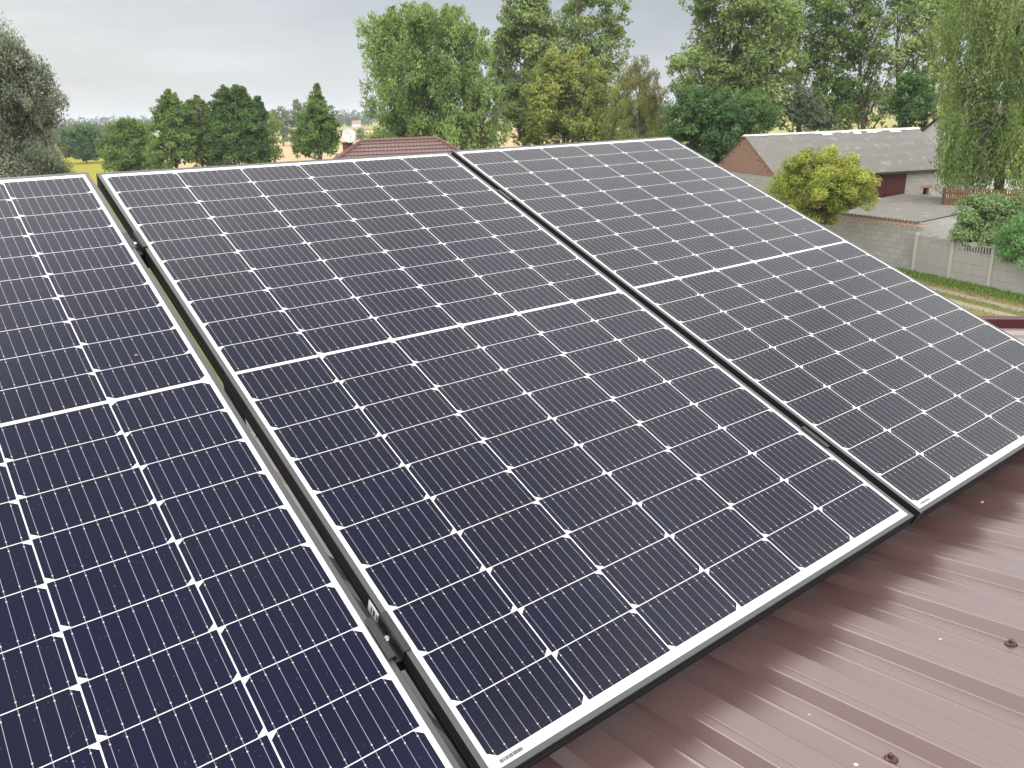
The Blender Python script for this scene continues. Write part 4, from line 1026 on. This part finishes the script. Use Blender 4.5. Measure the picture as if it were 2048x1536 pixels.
tree('poplar', 'open-crowned poplar above the golden willow, sky showing through it', 102,
     [(1165, -10, 34), (1210, -5, 34), (1190, 30, 34), (1232, 35, 22), (1150, 45, 30), (1215, 75, 28), (1243, 85, 20), (1170, 85, 38), (1130, 85, 24), (1195, 115, 34), (1235, 120, 18), (1150, 130, 36), (1225, 150, 22), (1180, 160, 40), (1210, 200, 36), (1225, 240, 30)],
     1190, leaf=0.36, pal=POPL, group='poplars along the field', spikes=9, ragged=0.9, dens=0.62)
tree('olive_poplar', 'dense olive-yellow tree in front of the poplars', 92,
     [(1115, 135, 32), (1150, 150, 38), (1095, 175, 34), (1135, 190, 44), (1180, 185, 36), (1085, 220, 32), (1125, 235, 46), (1175, 230, 44), (1205, 245, 28), (1075, 255, 26), (1110, 275, 42), (1165, 275, 44), (1200, 280, 28), (1060, 285, 18)],
     1135, leaf=0.36, pal=OLIV, droop=0.25, dens=0.95, ragged=0.5)
tree('golden_willow', 'golden-tipped feathery willow left of the brick barn', 86,
     [(1280, 130, 14, (0.27, 0.22, 0.11)), (1262, 150, 20, (0.27, 0.22, 0.11)), (1300, 155, 18, (0.26, 0.21, 0.10)), (1245, 185, 22), (1280, 180, 28, (0.26, 0.21, 0.09)), (1315, 190, 18, (0.26, 0.21, 0.09)), (1240, 218, 24), (1275, 222, 32), (1312, 222, 26), (1332, 235, 12),
      (1245, 255, 32), (1290, 260, 34), (1325, 258, 20), (1225, 262, 20), (1265, 285, 30), (1310, 285, 30), (1338, 278, 14)],
     1275, leaf=0.24, pal=((0.175, 0.190, 0.060), (0.150, 0.172, 0.052), (0.125, 0.155, 0.046)), droop=0.7, dens=0.95, ragged=0.5, aspect=0.28)
# right
tree('poplar', 'huge spreading poplar rising behind the brick gable', 84,
     [(1400, 15, 34), (1445, 10, 36), (1490, 5, 38), (1540, 15, 36), (1425, 55, 34), (1470, 60, 34), (1520, 62, 38), (1565, 55, 32), (1385, 120, 26), (1420, 105, 36), (1465, 110, 44), (1515, 115, 44), (1560, 105, 38), (1358, 140, 22), (1345, 128, 12),
      (1395, 155, 38), (1445, 160, 44), (1500, 165, 46), (1550, 155, 42), (1375, 195, 30), (1420, 205, 42), (1475, 210, 44), (1525, 205, 40), (1570, 185, 30), (1400, 240, 32), (1450, 250, 40), (1505, 250, 34), (1548, 240, 24), (1400, -25, 30), (1500, -30, 40)],
     1478, leaf=0.34, pal=POPL, group='poplars along the field', spikes=9, ragged=0.75, dens=0.72, stems=2)
tree('elder_tree', 'low dark green tree against the left end of the brick barn', 68,
     [(1372, 215, 28), (1405, 225, 32), (1450, 228, 34), (1495, 232, 34), (1525, 240, 26), (1365, 248, 28), (1400, 260, 38), (1445, 268, 38), (1490, 268, 30), (1380, 290, 36), (1425, 300, 38), (1462, 295, 28), (1400, 322, 30), (1345, 265, 18)],
     1420, leaf=0.24, pal=((0.055, 0.105, 0.040), (0.072, 0.128, 0.048), (0.045, 0.088, 0.034)), dens=1.0, ragged=0.5)
slim = [(1600, 92, [(1600, -10, 26), (1612, 25, 28), (1590, 50, 22), (1615, 70, 26), (1598, 100, 28), (1622, 112, 22), (1600, 140, 24), (1590, 165, 18), (1618, 150, 20)], 'slim pale poplar next to the huge one, bare trunk below', 0.55),
        (1662, 90, [(1650, -15, 28), (1675, 10, 30), (1655, 40, 30), (1680, 60, 30), (1660, 90, 34), (1690, 110, 28), (1648, 130, 28), (1675, 150, 36), (1655, 185, 30), (1690, 195, 30), (1670, 225, 34), (1640, 235, 26)], 'slim dark poplar above the left half of the barn roof', 0.72),
        (1735, 90, [(1720, -10, 28), (1745, 5, 28), (1730, 40, 30), (1755, 55, 24), (1725, 80, 32), (1750, 105, 28), (1720, 130, 30), (1745, 155, 28), (1725, 185, 28), (1755, 200, 24), (1735, 225, 32), (1710, 240, 24), (1765, 235, 22)], 'slim grey-green poplar above the middle of the barn roof', 0.6),
        (1810, 88, [(1795, -10, 30), (1825, 0, 32), (1800, 30, 30), (1835, 45, 30), (1805, 70, 32), (1840, 85, 28), (1800, 110, 30), (1835, 130, 32), (1815, 155, 28), (1845, 170, 26), (1820, 190, 26)], 'slim poplar above the right half of the barn roof', 0.62),
        (1880, 92, [(1865, -15, 32), (1895, -5, 30), (1870, 30, 32), (1900, 50, 28), (1875, 75, 30), (1890, 110, 28), (1870, 140, 28), (1880, 175, 26)], 'slim poplar half hidden by the weeping birch', 0.6)]
for x, D_, lb, lab, dn in slim:
    tree('slim_poplar', lab, D_, lb, x, leaf=0.33, pal=POPL if x != 1662 else MIDG, group='row of slim poplars behind the barn', ragged=0.95, dens=dn, depth=1.0)
tree('sage_shrub', 'grey-green shrub below the slim poplars, behind the barn ridge', 84, [(1600, 205, 22), (1625, 215, 24), (1612, 240, 26), (1640, 248, 24), (1595, 238, 18), (1660, 255, 20)], 1618, leaf=0.26, pal=SAGE, dens=0.9, cat='shrub')
tree('round_tree', 'dark round tree in the gap between the barn and the white house', 78, [(1812, 175, 22), (1830, 195, 26), (1808, 215, 26), (1838, 225, 26), (1818, 245, 24), (1850, 210, 20)], 1825, leaf=0.28, pal=DARK, dens=1.0)
weeper('weeping_birch', 'weeping birch with long hanging strands at the right edge of the photo', 53,
       [(1905, 40, 26, 110), (1940, 10, 34, 130), (1985, -10, 40, 140), (2030, 0, 40, 150), (1915, 90, 24, 120), (1955, 75, 34, 140), (2005, 70, 40, 150), (2050, 80, 40, 160), (1900, 150, 22, 110), (1885, 195, 14, 80), (1930, 160, 32, 130), (1975, 150, 36, 150), (2025, 155, 40, 160),
        (1895, 235, 20, 130), (1925, 225, 28, 150), (1965, 230, 32, 140), (2010, 230, 36, 140), (2050, 235, 36, 150), (1890, 290, 16, 90), (1915, 285, 24, 100), (1950, 290, 28, 90), (1990, 295, 28, 80), (2035, 295, 30, 80), (1895, 300, 16, 80), (1920, 310, 20, 75), (1945, 305, 22, 80), (1975, 310, 24, 80), (2000, 300, 26, 70), (1905, 265, 18, 100), (1935, 265, 22, 110), (2080, 100, 50, 180), (2085, 220, 50, 180), (1965, -50, 50, 120), (2040, -60, 60, 150)],
       2016, ((0.150, 0.190, 0.052), (0.120, 0.165, 0.048), (0.175, 0.200, 0.062), (0.095, 0.135, 0.042)), leaf=0.155, trunk_top=(2040, -60), trunk_r=0.30, dens=0.58, bark=M_BARK)
tree('lime_maple', 'rounded yellow-green ornamental tree in front of the brick barn', 43,
     [(1590, 355, 28), (1625, 342, 30), (1660, 334, 26), (1695, 345, 28), (1715, 370, 26), (1575, 385, 30), (1610, 378, 36), (1650, 372, 38), (1690, 382, 34), (1715, 398, 22), (1585, 412, 28), (1625, 408, 36), (1665, 402, 34), (1700, 405, 22), (1600, 432, 26), (1635, 430, 26), (1580, 442, 26), (1612, 448, 28), (1645, 440, 24)],
     1640, leaf=0.105, pal=LIME, dens=1.0, ragged=0.4, aspect=0.5, clump=0.24)
tree('garden_shrub', 'mid-green shrub leaning over the concrete fence by the shed corner', 41.6,
     [(1955, 420, 24), (1940, 445, 22), (1975, 430, 30), (1935, 475, 22), (1965, 470, 30), (2000, 450, 30), (1955, 498, 22), (1990, 490, 32), (2030, 430, 26), (2060, 440, 30), (2015, 415, 22)],
     1975, leaf=0.14, pal=((0.130, 0.195, 0.082), (0.165, 0.225, 0.100), (0.105, 0.165, 0.066)), dens=1.0, cat='shrub', ragged=0.55, trunk_r=0.08, depth=0.5)
tree('conifer_shrub', 'bright green feathery conifer hanging over the concrete fence at the right edge', 39.3,
     [(2040, 462, 20), (2030, 485, 26), (2055, 490, 30), (2020, 505, 22), (2045, 512, 26), (2075, 510, 36), (2028, 522, 12)],
     2050, leaf=0.13, pal=((0.095, 0.190, 0.070), (0.120, 0.220, 0.084), (0.075, 0.155, 0.060)), dens=1.1, cat='shrub', ragged=0.6, aspect=0.3, trunk_r=0.08, depth=0.4, root_D=40.6)

# ------------------------------------------------------------------ far woods, one mass on the horizon
Cs, Co = [], []
def belt(x0, x1, D_, h0, h1, step, pal, n):
    for x in np.arange(x0, x1, step):
        p = at_height(x, 400, 0.0); az = math.atan2(p[1], p[0]); d = D_ * RNG.uniform(0.96, 1.06)
        h = RNG.uniform(h0, h1); wv = RNG.uniform(0.5, 0.9) * h
        c = np.array([d * math.cos(az), d * math.sin(az), h * 0.5]); q = unit(n) * np.array([wv * 0.6, wv * 0.6, h * 0.52]) * RNG.uniform(0.5, 1, (n, 1))
        Cs.append(c + q); Co.append(np.tile(np.array(pal) * RNG.uniform(0.8, 1.2), (n, 1)) * RNG.uniform(0.8, 1.2, (n, 1)))
belt(-200, 2300, 1500, 18, 27, 4.5, (0.050, 0.080, 0.040), 60)
belt(-200, 330, 760, 7, 14, 7, (0.055, 0.085, 0.035), 70)
belt(640, 760, 900, 9, 15, 6, (0.055, 0.085, 0.035), 70)
belt(1300, 1900, 900, 8, 14, 9, (0.055, 0.085, 0.035), 60)
belt(120, 320, 520, 5, 12, 14, (0.060, 0.092, 0.036), 90)
C = np.concatenate(Cs); n = len(C); l_ = RNG.uniform(0.0016, 0.0030, n) * np.linalg.norm(C, axis=1) + 0.6
V, F, CC = leaf_mesh(C, unit(n) + np.array([0, 0, -0.3]), unit(n) + np.array([0, 0, 0.5]), l_, l_ * 0.6, np.concatenate(Co))
fw_ = link_mesh('far_woods', V, F, M_LEAF, None, cols=CC); tag(fw_, 'hazy blue-green woods along the horizon', None, None, 'stuff')
# far white farmhouse by the woods
fp = at_range(713, 243, 820); ff_ = empty('far_farmhouse', (fp[0], fp[1], 0), rad(-35)); tag(ff_, 'tiny white farmhouse far off by the woods, above the satellite dish', 'house')
b_ = MB(); b_.box(-4, 4, -3.5, 3.5, 0, 3.6); b_.build('wall', M_PLASTER, ff_)
b_ = MB(); b_.hexa([(-4.3, -3.9, 3.5), (4.3, -3.9, 3.5), (4.3, 3.9, 3.5), (-4.3, 3.9, 3.5), (-4.3, -0.1, 6.2), (4.3, -0.1, 6.2), (4.3, 0.1, 6.2), (-4.3, 0.1, 6.2)]); b_.build('roof', plain('pale_red_far_roof', (0.30, 0.16, 0.12), 0.8), ff_)

# ------------------------------------------------------------------ weeds and grass along the fence foot and the track
n = 20000
s_ = RNG.uniform(-6.5, 16, n); q = np.abs(RNG.normal(0.0, 0.55, n)) + 0.08
q2 = RNG.uniform(0.1, 8, n); pick = RNG.uniform(0, 1, n) < 0.55; q = np.where(pick, q, q2)
keep = ~(((q > 1.65) & (q < 2.0)) | ((q > 2.75) & (q < 3.25))); s_, q, pick = s_[keep], q[keep], pick[keep]; n = len(q)
xy = FP + np.outer(s_, FD) + np.outer(q, FQ); hgt = np.where(pick, RNG.uniform(0.08, 0.26, n) * np.clip(1.15 - q * 0.55, 0.25, 1), RNG.uniform(0.05, 0.14, n))
C = np.column_stack([xy, 0.03 + hgt * 0.45]); ld = np.column_stack([RNG.normal(0, 0.35, (n, 2)), np.ones(n)])
cg = np.where((q < 1.0)[:, None], np.array([0.165, 0.260, 0.065]), np.array([0.260, 0.230, 0.095])) * RNG.uniform(0.6, 1.35, (n, 1))
V, F, CC = leaf_mesh(C, ld, unit(n), hgt, 0.03 + hgt * 0.22, cg)
gr = link_mesh('grass', V, F, M_LEAF, None, cols=CC); tag(gr, 'green weeds at the fence foot and dry grass beside the track', None, None, 'stuff')

# ------------------------------------------------------------------ haze
hz = MB(); hz.box(-5400, 5400, -5400, 5400, -1.0, 60.0)
hm = bpy.data.materials.new('haze_air'); hm.use_nodes = True; ht = hm.node_tree; ht.nodes.remove(ht.nodes['Principled BSDF'])
pv = ht.nodes.new('ShaderNodeVolumePrincipled'); pv.inputs['Density'].default_value = 0.00024; pv.inputs['Color'].default_value = (0.86, 0.92, 1.0, 1)
ht.links.new(pv.outputs[0], ht.nodes['Material Output'].inputs['Volume'])
ho = hz.build('haze', hm); tag(ho, 'thin pale haze over the fields', None, None, 'stuff')
